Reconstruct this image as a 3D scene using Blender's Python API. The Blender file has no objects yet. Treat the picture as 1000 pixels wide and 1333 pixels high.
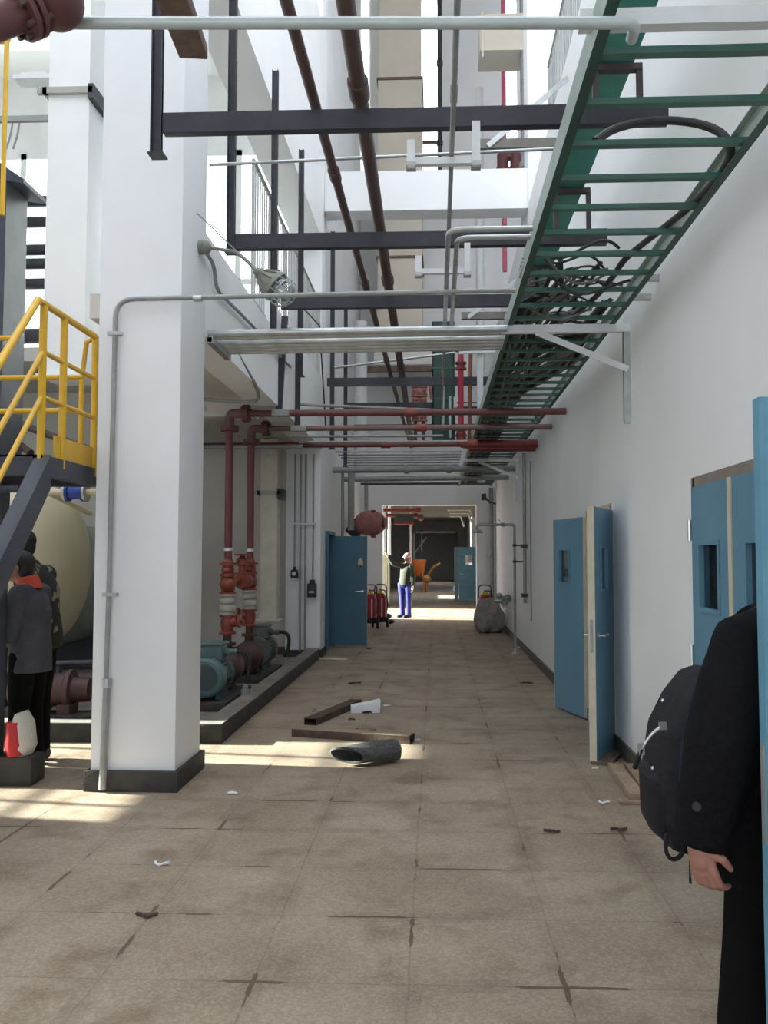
import bpy, bmesh, math, random
from mathutils import Vector, Matrix
random.seed(7)
sc = bpy.context.scene
COL = sc.collection
V = Vector
PI = math.pi

# ------------------------------------------------------------------ camera
F, CX, CY, H = 1100.0, 524.0, 666.5, 1.62
VX, VY = 568.0, 726.0
pitch = math.atan((VY - CY) / F)
yaw = math.atan((VX - CX) / math.sqrt(F * F + (VY - CY) ** 2))
fh = V((-math.sin(yaw), math.cos(yaw), 0))
RIGHT = V((math.cos(yaw), math.sin(yaw), 0))
FWD = fh * math.cos(pitch) + V((0, 0, math.sin(pitch)))
UP = RIGHT.cross(FWD)
CAM = V((0, 0, H))
cam = bpy.data.cameras.new('camera')
cam.sensor_fit = 'AUTO'; cam.sensor_width = 36.0
cam.lens = F * 36.0 / 1333.0
cam.shift_x = (500.0 - CX) / 1333.0
cam.shift_y = 0.0
cam.clip_start = 0.05; cam.clip_end = 500
co = bpy.data.objects.new('camera', cam)
COL.objects.link(co)
R3 = Matrix((RIGHT, UP, -FWD)).transposed()
co.matrix_world = Matrix.Translation(CAM) @ R3.to_4x4()
sc.camera = co


def at(px, py, X=None, Y=None, Z=None):
    """measured photo point -> place in the hall, on a plane X=, Y= or Z="""
    d = FWD * F + RIGHT * (px - CX) - UP * (py - CY)
    if X is not None: t = (X - CAM.x) / d.x
    elif Y is not None: t = (Y - CAM.y) / d.y
    else: t = (Z - CAM.z) / d.z
    return CAM + d * t


# ------------------------------------------------------------------ materials
MATS = {}


def mat(name, c, rough=0.6, metal=0.0, c2=None, scale=6.0, bump=0.0, bscale=40.0, detail=4.0, spec=0.5):
    if name in MATS: return MATS[name]
    m = bpy.data.materials.new(name); m.use_nodes = True
    nt = m.node_tree; b = nt.nodes['Principled BSDF']
    b.inputs['Roughness'].default_value = rough
    b.inputs['Metallic'].default_value = metal
    b.inputs['Specular IOR Level'].default_value = spec
    tc = nt.nodes.new('ShaderNodeTexCoord')
    n = nt.nodes.new('ShaderNodeTexNoise'); n.inputs['Scale'].default_value = scale; n.inputs['Detail'].default_value = detail
    nt.links.new(tc.outputs['Object'], n.inputs['Vector'])
    r = nt.nodes.new('ShaderNodeValToRGB')
    r.color_ramp.elements[0].position = 0.35; r.color_ramp.elements[1].position = 0.65
    c2 = c2 or tuple(x * 0.86 for x in c)
    r.color_ramp.elements[0].color = (*c2, 1); r.color_ramp.elements[1].color = (*c, 1)
    nt.links.new(n.outputs['Fac'], r.inputs['Fac'])
    nt.links.new(r.outputs['Color'], b.inputs['Base Color'])
    if bump:
        n2 = nt.nodes.new('ShaderNodeTexNoise'); n2.inputs['Scale'].default_value = bscale; n2.inputs['Detail'].default_value = 3
        nt.links.new(tc.outputs['Object'], n2.inputs['Vector'])
        bp = nt.nodes.new('ShaderNodeBump'); bp.inputs['Strength'].default_value = bump; bp.inputs['Distance'].default_value = 0.01
        nt.links.new(n2.outputs['Fac'], bp.inputs['Height']); nt.links.new(bp.outputs['Normal'], b.inputs['Normal'])
    MATS[name] = m
    return m


def glass(name, tint=(0.9, 0.95, 0.95), gloss=0.08):
    m = bpy.data.materials.new(name); m.use_nodes = True
    nt = m.node_tree; nt.nodes.clear()
    o = nt.nodes.new('ShaderNodeOutputMaterial'); mx = nt.nodes.new('ShaderNodeMixShader')
    t = nt.nodes.new('ShaderNodeBsdfTransparent'); t.inputs['Color'].default_value = (*tint, 1)
    g = nt.nodes.new('ShaderNodeBsdfGlossy'); g.inputs['Roughness'].default_value = 0.05
    mx.inputs['Fac'].default_value = gloss
    nt.links.new(t.outputs[0], mx.inputs[1]); nt.links.new(g.outputs[0], mx.inputs[2]); nt.links.new(mx.outputs[0], o.inputs[0])
    MATS[name] = m
    return m


WHITE = mat('white wall paint', (0.84, 0.845, 0.85), 0.55, c2=(0.79, 0.795, 0.795), scale=0.9, bump=0.08, bscale=14)
WHITE2 = mat('white column paint', (0.86, 0.87, 0.89), 0.5, c2=(0.82, 0.83, 0.85), scale=1.5, bump=0.08, bscale=10)
CREAM = mat('cream panel paint', (0.68, 0.61, 0.51), 0.6, c2=(0.62, 0.555, 0.46), scale=1.5)
BEIGEW = mat('greyish beige wall', (0.62, 0.59, 0.54), 0.7, c2=(0.57, 0.54, 0.49), scale=1.2)
DUCTW = mat('off white duct', (0.78, 0.76, 0.71), 0.5, c2=(0.72, 0.70, 0.65), scale=2)
BASE = mat('dark grey baseboard', (0.05, 0.048, 0.045), 0.5, c2=(0.085, 0.08, 0.072), scale=8)
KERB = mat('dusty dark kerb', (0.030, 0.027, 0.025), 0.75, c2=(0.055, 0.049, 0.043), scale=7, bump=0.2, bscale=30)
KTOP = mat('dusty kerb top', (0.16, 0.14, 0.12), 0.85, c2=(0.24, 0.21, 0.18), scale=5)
BSTEEL = mat('dark steel channel paint', (0.021, 0.021, 0.031), 0.45, c2=(0.035, 0.034, 0.045), scale=5)
NAVY = mat('dark slate steel paint', (0.033, 0.037, 0.052), 0.5, c2=(0.05, 0.053, 0.068), scale=3)
BROWN = mat('brown primer pipe', (0.11, 0.062, 0.052), 0.5, c2=(0.075, 0.045, 0.04), scale=9)
RUST = mat('rusty channel', (0.10, 0.062, 0.045), 0.8, c2=(0.055, 0.036, 0.028), scale=18, bump=0.3)
RED = mat('red pipe paint', (0.20, 0.024, 0.032), 0.42, c2=(0.15, 0.02, 0.027), scale=8)
DRED = mat('dusty dark red pipe', (0.155, 0.05, 0.048), 0.55, c2=(0.115, 0.042, 0.04), scale=8)
ORED = mat('orange red valve paint', (0.28, 0.062, 0.034), 0.42, c2=(0.20, 0.045, 0.028), scale=10)
PINKR = mat('dusty pink red pipe', (0.46, 0.21, 0.185), 0.7, c2=(0.36, 0.14, 0.125), scale=8)
ORANGE = mat('orange paint', (0.65, 0.17, 0.03), 0.5)
GALV = mat('galvanised steel', (0.52, 0.54, 0.54), 0.38, 0.75, c2=(0.42, 0.44, 0.44), scale=12)
GREYP = mat('grey painted pipe', (0.33, 0.34, 0.33), 0.45, 0.2, c2=(0.27, 0.28, 0.27), scale=9)
PALEP = mat('pale blue grey pipe', (0.50, 0.56, 0.56), 0.4, 0.15, c2=(0.43, 0.49, 0.49), scale=7)
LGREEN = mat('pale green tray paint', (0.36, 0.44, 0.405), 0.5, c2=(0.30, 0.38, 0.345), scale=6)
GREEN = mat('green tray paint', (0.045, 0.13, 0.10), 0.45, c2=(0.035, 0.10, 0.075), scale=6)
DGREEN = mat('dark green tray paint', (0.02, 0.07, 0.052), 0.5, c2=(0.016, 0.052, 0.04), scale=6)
STRUTW = mat('white strut paint', (0.74, 0.76, 0.77), 0.45, c2=(0.68, 0.7, 0.7), scale=8)
CABLE = mat('black cable sheath', (0.018, 0.018, 0.018), 0.55, c2=(0.03, 0.029, 0.028), scale=20)
CABLEG = mat('grey cable sheath', (0.13, 0.13, 0.125), 0.55)
BLUE = mat('blue door paint', (0.125, 0.27, 0.375), 0.42, c2=(0.11, 0.245, 0.34), scale=2.0)
DBLUE = mat('dark blue door paint', (0.055, 0.155, 0.235), 0.45, c2=(0.048, 0.135, 0.205), scale=2.5)
LBLUE = mat('light blue door paint', (0.13, 0.33, 0.45), 0.45)
CREAMEDGE = mat('cream door edge', (0.60, 0.56, 0.44), 0.55, c2=(0.54, 0.5, 0.39), scale=8)
YELLOW = mat('yellow rail paint', (0.72, 0.42, 0.015), 0.4, c2=(0.62, 0.36, 0.02), scale=6)
TANK = mat('cream tank paint', (0.55, 0.50, 0.34), 0.6, c2=(0.50, 0.45, 0.30), scale=3)
GTANK = mat('dull green grey tank paint', (0.20, 0.215, 0.19), 0.5)
MOTOR = mat('teal grey motor paint', (0.10, 0.17, 0.175), 0.4, c2=(0.075, 0.13, 0.135), scale=9)
MOTORD = mat('dusty grey motor paint', (0.13, 0.15, 0.14), 0.6, c2=(0.09, 0.10, 0.095), scale=9)
PUMPR = mat('dull maroon pump paint', (0.085, 0.033, 0.028), 0.55, c2=(0.055, 0.027, 0.024), scale=9)
RUBW = mat('white flexible joint', (0.45, 0.43, 0.37), 0.6)
BLACK = mat('black plastic', (0.015, 0.015, 0.016), 0.45)
RUBBER = mat('black rubber', (0.02, 0.02, 0.02), 0.7)
STEEL = mat('bright steel', (0.62, 0.62, 0.6), 0.28, 0.9)
FOAM = mat('white foam', (0.78, 0.80, 0.82), 0.8)
FELT = mat('dark grey felt', (0.055, 0.055, 0.055), 0.95, c2=(0.10, 0.098, 0.095), scale=40, bump=0.6, bscale=120)
WOOD = mat('raw timber', (0.38, 0.28, 0.19), 0.8, c2=(0.27, 0.195, 0.135), scale=14, bump=0.2)
WOODD = mat('brown timber', (0.19, 0.125, 0.09), 0.75, c2=(0.125, 0.085, 0.062), scale=12)
LAMPG = mat('grey lamp casting', (0.24, 0.25, 0.21), 0.55, c2=(0.19, 0.2, 0.17), scale=10)
COAT = mat('black wool coat', (0.006, 0.006, 0.007), 0.95, c2=(0.010, 0.010, 0.011), scale=60, bump=0.3, bscale=200, spec=0.12)
NAVYF = mat('dark navy fabric', (0.012, 0.015, 0.034), 0.8, c2=(0.018, 0.02, 0.042), scale=40, spec=0.25)
BAGF = mat('black nylon', (0.009, 0.009, 0.013), 0.65, c2=(0.015, 0.015, 0.02), scale=40, bump=0.2, bscale=120, spec=0.25)
TROUS = mat('black trousers', (0.006, 0.006, 0.006), 0.95, spec=0.12)
SKIN = mat('skin', (0.42, 0.21, 0.155), 0.55, c2=(0.36, 0.17, 0.125), scale=12)
HAIR = mat('black hair', (0.012, 0.010, 0.009), 0.6, bump=0.4, bscale=150)
GREYJ = mat('grey work jacket', (0.062, 0.062, 0.076), 0.8, c2=(0.045, 0.045, 0.058), scale=10, bump=0.2, bscale=20)
REDC = mat('orange red collar', (0.55, 0.06, 0.03), 0.7)
CAMO = mat('camouflage cloth', (0.20, 0.18, 0.12), 0.85, c2=(0.012, 0.013, 0.011), scale=9, detail=1)
CAMO.node_tree.nodes['Color Ramp'].color_ramp.elements[0].position = 0.585
CAMO.node_tree.nodes['Color Ramp'].color_ramp.elements[1].position = 0.62
GRNJ = mat('olive green jacket', (0.045, 0.062, 0.04), 0.85, c2=(0.03, 0.045, 0.028), scale=12)
BLUT = mat('royal blue trousers', (0.025, 0.035, 0.30), 0.8, c2=(0.02, 0.028, 0.22), scale=12)
CAPM = mat('pink and white cap', (0.72, 0.62, 0.62), 0.7, c2=(0.6, 0.14, 0.18), scale=14)
SHOE = mat('dark shoes', (0.02, 0.018, 0.016), 0.6)
GLOVE = mat('pale work glove', (0.58, 0.52, 0.34), 0.8)
FIRE = mat('fire extinguisher red', (0.42, 0.015, 0.025), 0.35)
FIREY = mat('yellow label', (0.75, 0.62, 0.05), 0.5)
SACK = mat('grey brown sacking', (0.34, 0.315, 0.285), 0.9, c2=(0.24, 0.22, 0.20), scale=9, bump=0.7, bscale=12)
WRAP = mat('cloudy wrapping film', (0.50, 0.51, 0.40), 0.4, c2=(0.40, 0.41, 0.32), scale=6, bump=0.5, bscale=9)
BAGR = mat('red sack print', (0.55, 0.02, 0.025), 0.5)
BAGW = mat('white sack plastic', (0.66, 0.62, 0.55), 0.6, bump=0.4, bscale=14)
BLUEM = mat('blue flow meter', (0.02, 0.05, 0.30), 0.4)
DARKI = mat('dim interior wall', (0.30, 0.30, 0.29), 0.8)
GLASS = glass('window glass')
DGLASS = glass('door glass', (0.30, 0.42, 0.46), 0.28)
LGLASS = glass('lamp glass', (0.85, 0.88, 0.86), 0.15)


def floor_mat():
    m = bpy.data.materials.new('terrazzo floor tiles'); m.use_nodes = True
    nt = m.node_tree; b = nt.nodes['Principled BSDF']; L = nt.links.new
    b.inputs['Specular IOR Level'].default_value = 0.45
    tc = nt.nodes.new('ShaderNodeNewGeometry')
    def noise(s, d=4, w=None):
        n = nt.nodes.new('ShaderNodeTexNoise'); n.inputs['Scale'].default_value = s; n.inputs['Detail'].default_value = d
        L((w or tc.outputs['Position']), n.inputs['Vector']); return n.outputs['Fac']
    def ramp(fac, p0, p1, c0, c1):
        r = nt.nodes.new('ShaderNodeValToRGB'); e = r.color_ramp.elements
        e[0].position = p0; e[1].position = p1; e[0].color = (*c0, 1); e[1].color = (*c1, 1)
        L(fac, r.inputs['Fac']); return r.outputs['Color']
    def mix(f, a, bb, mode='MIX'):
        x = nt.nodes.new('ShaderNodeMix'); x.data_type = 'RGBA'; x.blend_type = mode
        if isinstance(f, float): x.inputs[0].default_value = f
        else: L(f, x.inputs[0])
        L(a, x.inputs[6]); L(bb, x.inputs[7]); return x.outputs[2]
    def math_(op, a, bb):
        x = nt.nodes.new('ShaderNodeMath'); x.operation = op
        for i, q in enumerate((a, bb)):
            if isinstance(q, (int, float)): x.inputs[i].default_value = q
            else: L(q, x.inputs[i])
        return x.outputs[0]
    # terrazzo chips
    vor = nt.nodes.new('ShaderNodeTexVoronoi'); vor.inputs['Scale'].default_value = 95
    L(tc.outputs['Position'], vor.inputs['Vector'])
    chips = nt.nodes.new('ShaderNodeSeparateColor'); L(vor.outputs['Color'], chips.inputs[0])
    basec = ramp(chips.outputs[0], 0.25, 0.95, (0.275, 0.218, 0.158), (0.445, 0.385, 0.30))
    # dust and wear
    dust = ramp(noise(1.3, 6), 0.38, 0.66, (0.245, 0.175, 0.118), (0.41, 0.325, 0.24))
    col = mix(0.52, basec, dust)
    stain = ramp(noise(3.1, 8), 0.30, 0.47, (0.62, 0.56, 0.5), (1, 1, 1))
    col = mix(0.8, col, stain, 'MULTIPLY')
    # joints: 0.5955 m across, 0.6 m along
    sx = nt.nodes.new('ShaderNodeSeparateXYZ'); L(tc.outputs['Position'], sx.inputs[0])
    wob = math_('MULTIPLY', math_('SUBTRACT', noise(6.0, 3), 0.5), 0.02)
    def joint(comp, off, per):
        u = math_('DIVIDE', math_('ADD', math_('ADD', sx.outputs[comp], off), wob), per)
        fr = math_('FRACT', u, 0)
        d = math_('ABSOLUTE', math_('SUBTRACT', fr, 0.5), 0)   # 0.5 at the joint
        return math_('MULTIPLY', math_('SUBTRACT', 0.5, d), per)  # metres from joint
    jd = math_('MINIMUM', joint('X', 0.11, 0.5955), joint('Y', 0.30, 0.6))
    broken = noise(1.7, 5)
    wid = math_('ADD', math_('MULTIPLY', math_('GREATER_THAN', broken, 0.58), 0.006), 0.0042)
    line = math_('LESS_THAN', jd, wid)
    strength = math_('ADD', math_('MULTIPLY', math_('GREATER_THAN', broken, 0.56), 0.55), 0.26)
    fac = math_('MULTIPLY', line, strength)
    rgb = nt.nodes.new('ShaderNodeRGB'); rgb.outputs[0].default_value = (0.075, 0.045, 0.028, 1)
    col = mix(fac, col, rgb.outputs[0])
    # soft brown dirt along the joints
    near = math_('MULTIPLY', math_('LESS_THAN', jd, 0.05), math_('MULTIPLY', math_('SUBTRACT', noise(2.4, 6), 0.42), 1.1))
    near = math_('MAXIMUM', near, 0.0)
    rgb2 = nt.nodes.new('ShaderNodeRGB'); rgb2.outputs[0].default_value = (0.15, 0.10, 0.07, 1)
    col = mix(near, col, rgb2.outputs[0])
    L(col, b.inputs['Base Color'])
    rr = nt.nodes.new('ShaderNodeMapRange'); rr.inputs['To Min'].default_value = 0.42; rr.inputs['To Max'].default_value = 0.75
    L(noise(2.0, 5), rr.inputs[0]); L(rr.outputs[0], b.inputs['Roughness'])
    bp = nt.nodes.new('ShaderNodeBump'); bp.inputs['Strength'].default_value = 0.25; bp.inputs['Distance'].default_value = 0.004
    L(math_('SUBTRACT', 1.0, line), bp.inputs['Height']); L(bp.outputs['Normal'], b.inputs['Normal'])
    return m


FLOOR = floor_mat()


# ------------------------------------------------------------------ mesh builder
class MB:
    def __init__(s): s.v = []; s.f = []
    def add(s, vs, fs):
        o = len(s.v); s.v += [V(p) for p in vs]; s.f += [tuple(i + o for i in f) for f in fs]; return s
    def box(s, x0, x1, y0, y1, z0, z1):
        return s.add([(x0, y0, z0), (x1, y0, z0), (x1, y1, z0), (x0, y1, z0), (x0, y0, z1), (x1, y0, z1), (x1, y1, z1), (x0, y1, z1)],
                     [(3, 2, 1, 0), (4, 5, 6, 7), (0, 1, 5, 4), (1, 2, 6, 5), (2, 3, 7, 6), (3, 0, 4, 7)])
    def cbox(s, c, sx, sy, sz, rz=0.0):
        c = V(c); R = Matrix.Rotation(rz, 3, 'Z')
        vs = [c + R @ V((a * sx / 2, b * sy / 2, d * sz / 2)) for d in (-1, 1) for a, b in ((-1, -1), (1, -1), (1, 1), (-1, 1))]
        return s.add(vs, [(3, 2, 1, 0), (4, 5, 6, 7), (0, 1, 5, 4), (1, 2, 6, 5), (2, 3, 7, 6), (3, 0, 4, 7)])
    def frame(s, p, q, up=(0, 0, 1)):
        d = (V(q) - V(p)).normalized(); u = V(up)
        if abs(d.dot(u)) > 0.97: u = V((0, 1, 0)) if abs(d.y) < 0.9 else V((1, 0, 0))
        x = d.cross(u).normalized(); y = x.cross(d).normalized()
        return d, x, y
    def bar(s, p, q, w, h, up=(0, 0, 1)):
        d, x, y = s.frame(p, q, up); p, q = V(p), V(q)
        vs = []
        for c in (p, q):
            for a, b in ((-1, -1), (1, -1), (1, 1), (-1, 1)): vs.append(c + x * a * w / 2 + y * b * h / 2)
        return s.add(vs, [(0, 1, 2, 3), (7, 6, 5, 4), (0, 4, 5, 1), (1, 5, 6, 2), (2, 6, 7, 3), (3, 7, 4, 0)])
    def channel(s, p, q, w, h, t=0.008, up=(0, 0, 1)):
        """U section: web across the bottom (w) with two flanges (h) along up"""
        d, x, y = s.frame(p, q, up); p, q = V(p), V(q)
        prof = [(-w / 2, h), (-w / 2, 0), (w / 2, 0), (w / 2, h), (w / 2 - t, h), (w / 2 - t, t), (-w / 2 + t, t), (-w / 2 + t, h)]
        vs = [c + x * a + y * b for c in (p, q) for a, b in prof]
        n = 8
        fs = [(i, (i + 1) % n, n + (i + 1) % n, n + i) for i in range(n)]
        caps = [(0, 1, 6, 7), (1, 2, 5, 6), (2, 3, 4, 5)]
        fs += [tuple(reversed(c)) for c in caps] + [tuple(i + n for i in c) for c in caps]
        return s.add(vs, fs)
    def hollow(s, p, q, w, h, t=0.008, up=(0, 0, 1)):
        d, x, y = s.frame(p, q, up); p, q = V(p), V(q)
        vs = []
        for c in (p, q):
            for k in (0, t):
                for a, b in ((-1, -1), (1, -1), (1, 1), (-1, 1)): vs.append(c + x * a * (w / 2 - k) + y * b * (h / 2 - k))
        fs = []
        for i in range(4):
            j = (i + 1) % 4
            fs += [(i, j, 8 + j, 8 + i), (4 + j, 4 + i, 12 + i, 12 + j), (j, i, 4 + i, 4 + j), (8 + i, 8 + j, 12 + j, 12 + i)]
        return s.add(vs, fs)
    def tube(s, pts, r, n=12, cap=True):
        pts = [V(p) for p in pts]
        rs = r if isinstance(r, (list, tuple)) else [r] * len(pts)
        ref = None; rings = []
        for i, p in enumerate(pts):
            if i == 0: d = pts[1] - p
            elif i == len(pts) - 1: d = p - pts[-2]
            else: d = (p - pts[i - 1]).normalized() + (pts[i + 1] - p).normalized()
            d.normalize()
            if ref is None:
                ref = V((0, 0, 1)) if abs(d.z) < 0.9 else V((1, 0, 0))
            x = (ref - d * ref.dot(d)).normalized(); ref = x; y = d.cross(x)
            rr = rs[i]; a, b = rr if isinstance(rr, tuple) else (rr, rr)
            rings.append([p + x * math.cos(2 * PI * k / n) * a + y * math.sin(2 * PI * k / n) * b for k in range(n)])
        vs = [q for rg in rings for q in rg]; fs = []
        for i in range(len(pts) - 1):
            for k in range(n):
                k2 = (k + 1) % n
                fs.append((i * n + k, i * n + k2, (i + 1) * n + k2, (i + 1) * n + k))
        if cap:
            fs.append(tuple(range(n - 1, -1, -1))); fs.append(tuple((len(pts) - 1) * n + k for k in range(n)))
        return s.add(vs, fs)
    def lathe(s, o, axis, prof, n=24):
        """prof: (distance along axis, radius)"""
        o = V(o); a = V(axis).normalized()
        return s.tube([o + a * h for h, r in prof], [max(r, 1e-4) for h, r in prof], n) if all(prof[i + 1][0] - prof[i][0] > 1e-6 for i in range(len(prof) - 1)) else s._lathe(o, a, prof, n)
    def _lathe(s, o, a, prof, n):
        u = V((0, 0, 1)) if abs(a.z) < 0.9 else V((1, 0, 0))
        x = (u - a * u.dot(a)).normalized(); y = a.cross(x)
        vs = []; fs = []
        for h, r in prof:
            r = max(r, 1e-4)
            vs += [o + a * h + x * math.cos(2 * PI * k / n) * r + y * math.sin(2 * PI * k / n) * r for k in range(n)]
        for i in range(len(prof) - 1):
            for k in range(n):
                k2 = (k + 1) % n
                fs.append((i * n + k, i * n + k2, (i + 1) * n + k2, (i + 1) * n + k))
        fs.append(tuple(range(n - 1, -1, -1))); fs.append(tuple((len(prof) - 1) * n + k for k in range(n)))
        return s.add(vs, fs)
    def disc(s, o, axis, r, t, n=24):
        a = V(axis).normalized(); o = V(o)
        return s.tube([o - a * t / 2, o + a * t / 2], r, n)
    def ell(s, c, r, n=16, m=10, R=None):
        c = V(c); r = r if isinstance(r, (tuple, list)) else (r, r, r)
        vs = []; fs = []
        for i in range(m + 1):
            th = PI * i / m
            for k in range(n):
                ph = 2 * PI * k / n
                p = V((r[0] * math.sin(th) * math.cos(ph), r[1] * math.sin(th) * math.sin(ph), -r[2] * math.cos(th)))
                if i in (0, m): p = V((1e-4 * math.cos(ph), 1e-4 * math.sin(ph), p.z))
                if R: p = R @ p
                vs.append(c + p)
        for i in range(m):
            for k in range(n):
                k2 = (k + 1) % n
                fs.append((i * n + k, i * n + k2, (i + 1) * n + k2, (i + 1) * n + k))
        fs.append(tuple(range(n - 1, -1, -1))); fs.append(tuple(m * n + k for k in range(n)))
        return s.add(vs, fs)
    def prism(s, poly, off):
        """poly: list of 3D points, extruded by vector off"""
        n = len(poly); off = V(off); vs = [V(p) for p in poly] + [V(p) + off for p in poly]
        fs = [tuple(range(n - 1, -1, -1)), tuple(range(n, 2 * n))] + [(i, (i + 1) % n, n + (i + 1) % n, n + i) for i in range(n)]
        return s.add(vs, fs)
    def build(s, name, m, parent=None, bevel=0.0, angle=35, fuse=0.0, smooth=0):
        me = bpy.data.meshes.new(name)
        o = V((0, 0, 0))
        if parent is None and s.v:
            xs = [p.x for p in s.v]; ys = [p.y for p in s.v]; zs = [p.z for p in s.v]
            o = V(((min(xs) + max(xs)) / 2, (min(ys) + max(ys)) / 2, min(zs)))
        vs = [p - o for p in s.v]
        me.from_pydata(vs, [], s.f)
        bm = bmesh.new(); bm.from_mesh(me); bmesh.ops.recalc_face_normals(bm, faces=bm.faces)
        if bevel:
            es = [e for e in bm.edges if len(e.link_faces) == 2 and e.calc_face_angle(0) > math.radians(40)]
            bmesh.ops.bevel(bm, geom=es, offset=bevel, segments=2, affect='EDGES', profile=0.6)
        bm.to_mesh(me); bm.free()
        ob = bpy.data.objects.new(name, me); COL.objects.link(ob)
        if fuse:
            md = ob.modifiers.new('fuse', 'REMESH'); md.mode = 'VOXEL'; md.voxel_size = fuse; md.use_smooth_shade = True
            if smooth:
                sm = ob.modifiers.new('soft', 'SMOOTH'); sm.factor = 0.5; sm.iterations = smooth
            dg = bpy.context.evaluated_depsgraph_get()
            me2 = bpy.data.meshes.new_from_object(ob.evaluated_get(dg))
            ob.modifiers.clear(); ob.data = me2; bpy.data.meshes.remove(me); me = me2; me.name = name
            for p in me.polygons: p.use_smooth = True
        else:
            for p in me.polygons: p.use_smooth = True
            me.set_sharp_from_angle(angle=math.radians(angle))
        me.materials.clear(); me.materials.append(m)
        ob.location = o
        if parent is not None:
            ob.parent = parent
            if parent.parent is not None:
                ob.location = (0, 0, 0)
            else:
                ob.location = -parent.location
        return ob


def tag(o, label=None, cat=None, group=None, kind=None):
    if label: o['label'] = label
    if cat: o['category'] = cat
    if group: o['group'] = group
    if kind: o['kind'] = kind
    return o


def thing(name, label, cat, loc, group=None, kind=None):
    o = bpy.data.objects.new(name, None); COL.objects.link(o)
    o.empty_display_size = 0.1; o.location = loc
    return tag(o, label, cat, group, kind)


def struct(name, m, mb, bevel=0.0, label=None, cat=None, parent=None):
    o = mb.build(name, m, parent, bevel)
    o['kind'] = 'structure'
    return tag(o, label, cat)


def solo(name, m, mb, label, cat, group=None, bevel=0.0, **k):
    return tag(mb.build(name, m, None, bevel, **k), label, cat, group)


def arc(p, a, b, r, n=6):
    """rounded corner at p between directions a (coming from) and b (going to)"""
    p = V(p); a = V(a).normalized(); b = V(b).normalized()
    c = p + a * r + b * r
    return [c - b * r * math.cos(t) - a * r * math.sin(t) for t in [PI / 2 * i / n for i in range(n + 1)]]


def pipe_path(pts, r, n=6):
    """polyline with rounded corners"""
    pts = [V(p) for p in pts]; out = [pts[0]]
    for i in range(1, len(pts) - 1):
        a = (pts[i - 1] - pts[i]).normalized(); b = (pts[i + 1] - pts[i]).normalized()
        p0 = pts[i] + a * r; p1 = pts[i] + b * r
        for k in range(n + 1):
            t = k / n
            out.append(p0 * (1 - t) ** 2 + pts[i] * 2 * t * (1 - t) + p1 * t * t)
    out.append(pts[-1]); return out
# ================================================================== the hall
XL, XR = -1.84, 1.52
struct('floor', FLOOR, MB().box(-9.2, 5.2, -6, 62, -0.12, 0))

# right wall, in one mesh around its door openings
w = MB()
DO = [(1.05, 2.32), (3.66, 5.02), (7.36, 8.56)]
y = -6
for a, b in DO:
    w.box(XR, XR + 0.2, y, a, 0, 7.4); w.box(XR, XR + 0.2, a, b, 2.06, 7.4); y = b
w.box(XR, XR + 0.2, y, 21.7, 0, 7.4)
struct('wall_right', WHITE, w)
w = MB(); y = -6
for a, b in DO + [(21.7, 0)]:
    w.box(XR - 0.02, XR, y, a, 0, 0.13); y = b
struct('baseboard_right', BASE, w)
struct('trim_gallery_floor', WHITE, MB().box(XR + 0.2, 5.0, -6, 21.7, 7.15, 7.4))
struct('wall_outer_right', WHITE, MB().box(5.0, 5.2, -6, 12, 0, 8.7).box(5.0, 5.2, 12, 22, 0, 16.5))
# rooms behind the doors
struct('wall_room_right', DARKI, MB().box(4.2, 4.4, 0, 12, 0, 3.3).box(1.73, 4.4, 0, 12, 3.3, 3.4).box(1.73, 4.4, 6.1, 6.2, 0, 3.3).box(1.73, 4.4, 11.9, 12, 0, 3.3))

# end wall with the passage and the high windows
w = MB()
OX0, OX1, OZ = -1.38, 1.03, 2.97
Y0, Y1 = 21.7, 22.0
w.box(-4.6, OX0, Y0, Y1, 0, OZ); w.box(OX1, 5.2, Y0, Y1, 0, OZ); w.box(-4.6, 5.2, Y0, Y1, OZ, 11.8)
WINS = [(-2.75, -1.72), (-0.62, 0.14), (1.72, 2.2)]
x = -4.6
for a, b in WINS + [(5.2, 0)]:
    w.box(x, a, Y0, Y1, 11.8, 17); x = b
struct('wall_end', CREAM if False else WHITE, w)
for i, (a, b) in enumerate(WINS):
    o = struct('window_%d' % (i + 1), WHITE, MB().hollow(((a + b) / 2, Y0 + 0.1, 14.4), ((a + b) / 2, Y0 + 0.18, 14.4), b - a, 5.2, 0.04))
    MB().box(a + 0.04, b - 0.04, Y0 + 0.13, Y0 + 0.14, 11.85, 16.9).build('pane', GLASS, o)
    MB().bar((a, Y0 + 0.12, 12.6), (b, Y0 + 0.12, 12.6), 0.05, 0.09).build('transom', BROWN, o)
# lintel beams across the hall over the far columns
struct('beam_cross', WHITE, MB().box(XL, XR, 13.65, 14.05, 7.35, 8.02))
# columns
def column(name, x0, x1, y0, y1, h, lab):
    o = struct(name, WHITE2, MB().box(x0, x1, y0, y1, 0, h), 0.012, lab, 'column')
    return o
c1 = column('column_near', -2.42, XL + 0.02, 5.9, 6.52, 16, 'big white square column beside the yellow stair rail')
MB().box(-2.45, XL + 0.05, 5.86, 6.56, 0, 0.14).build('baseboard', KERB, c1, 0.006)
c2 = column('column_far', -2.44, XL - 0.03, 13.62, 14.2, 16, 'white column with switches and conduits beside the blue door')
MB().box(-2.46, XL - 0.01, 13.59, 14.2, 0, 0.14).build('baseboard', KERB, c2)
struct('column_right', WHITE2, MB().box(XR, XR + 0.6, 13.62, 14.2, 7.4, 16.5), 0.012, 'white upper column at the end of the gallery railing', 'column')
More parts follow.
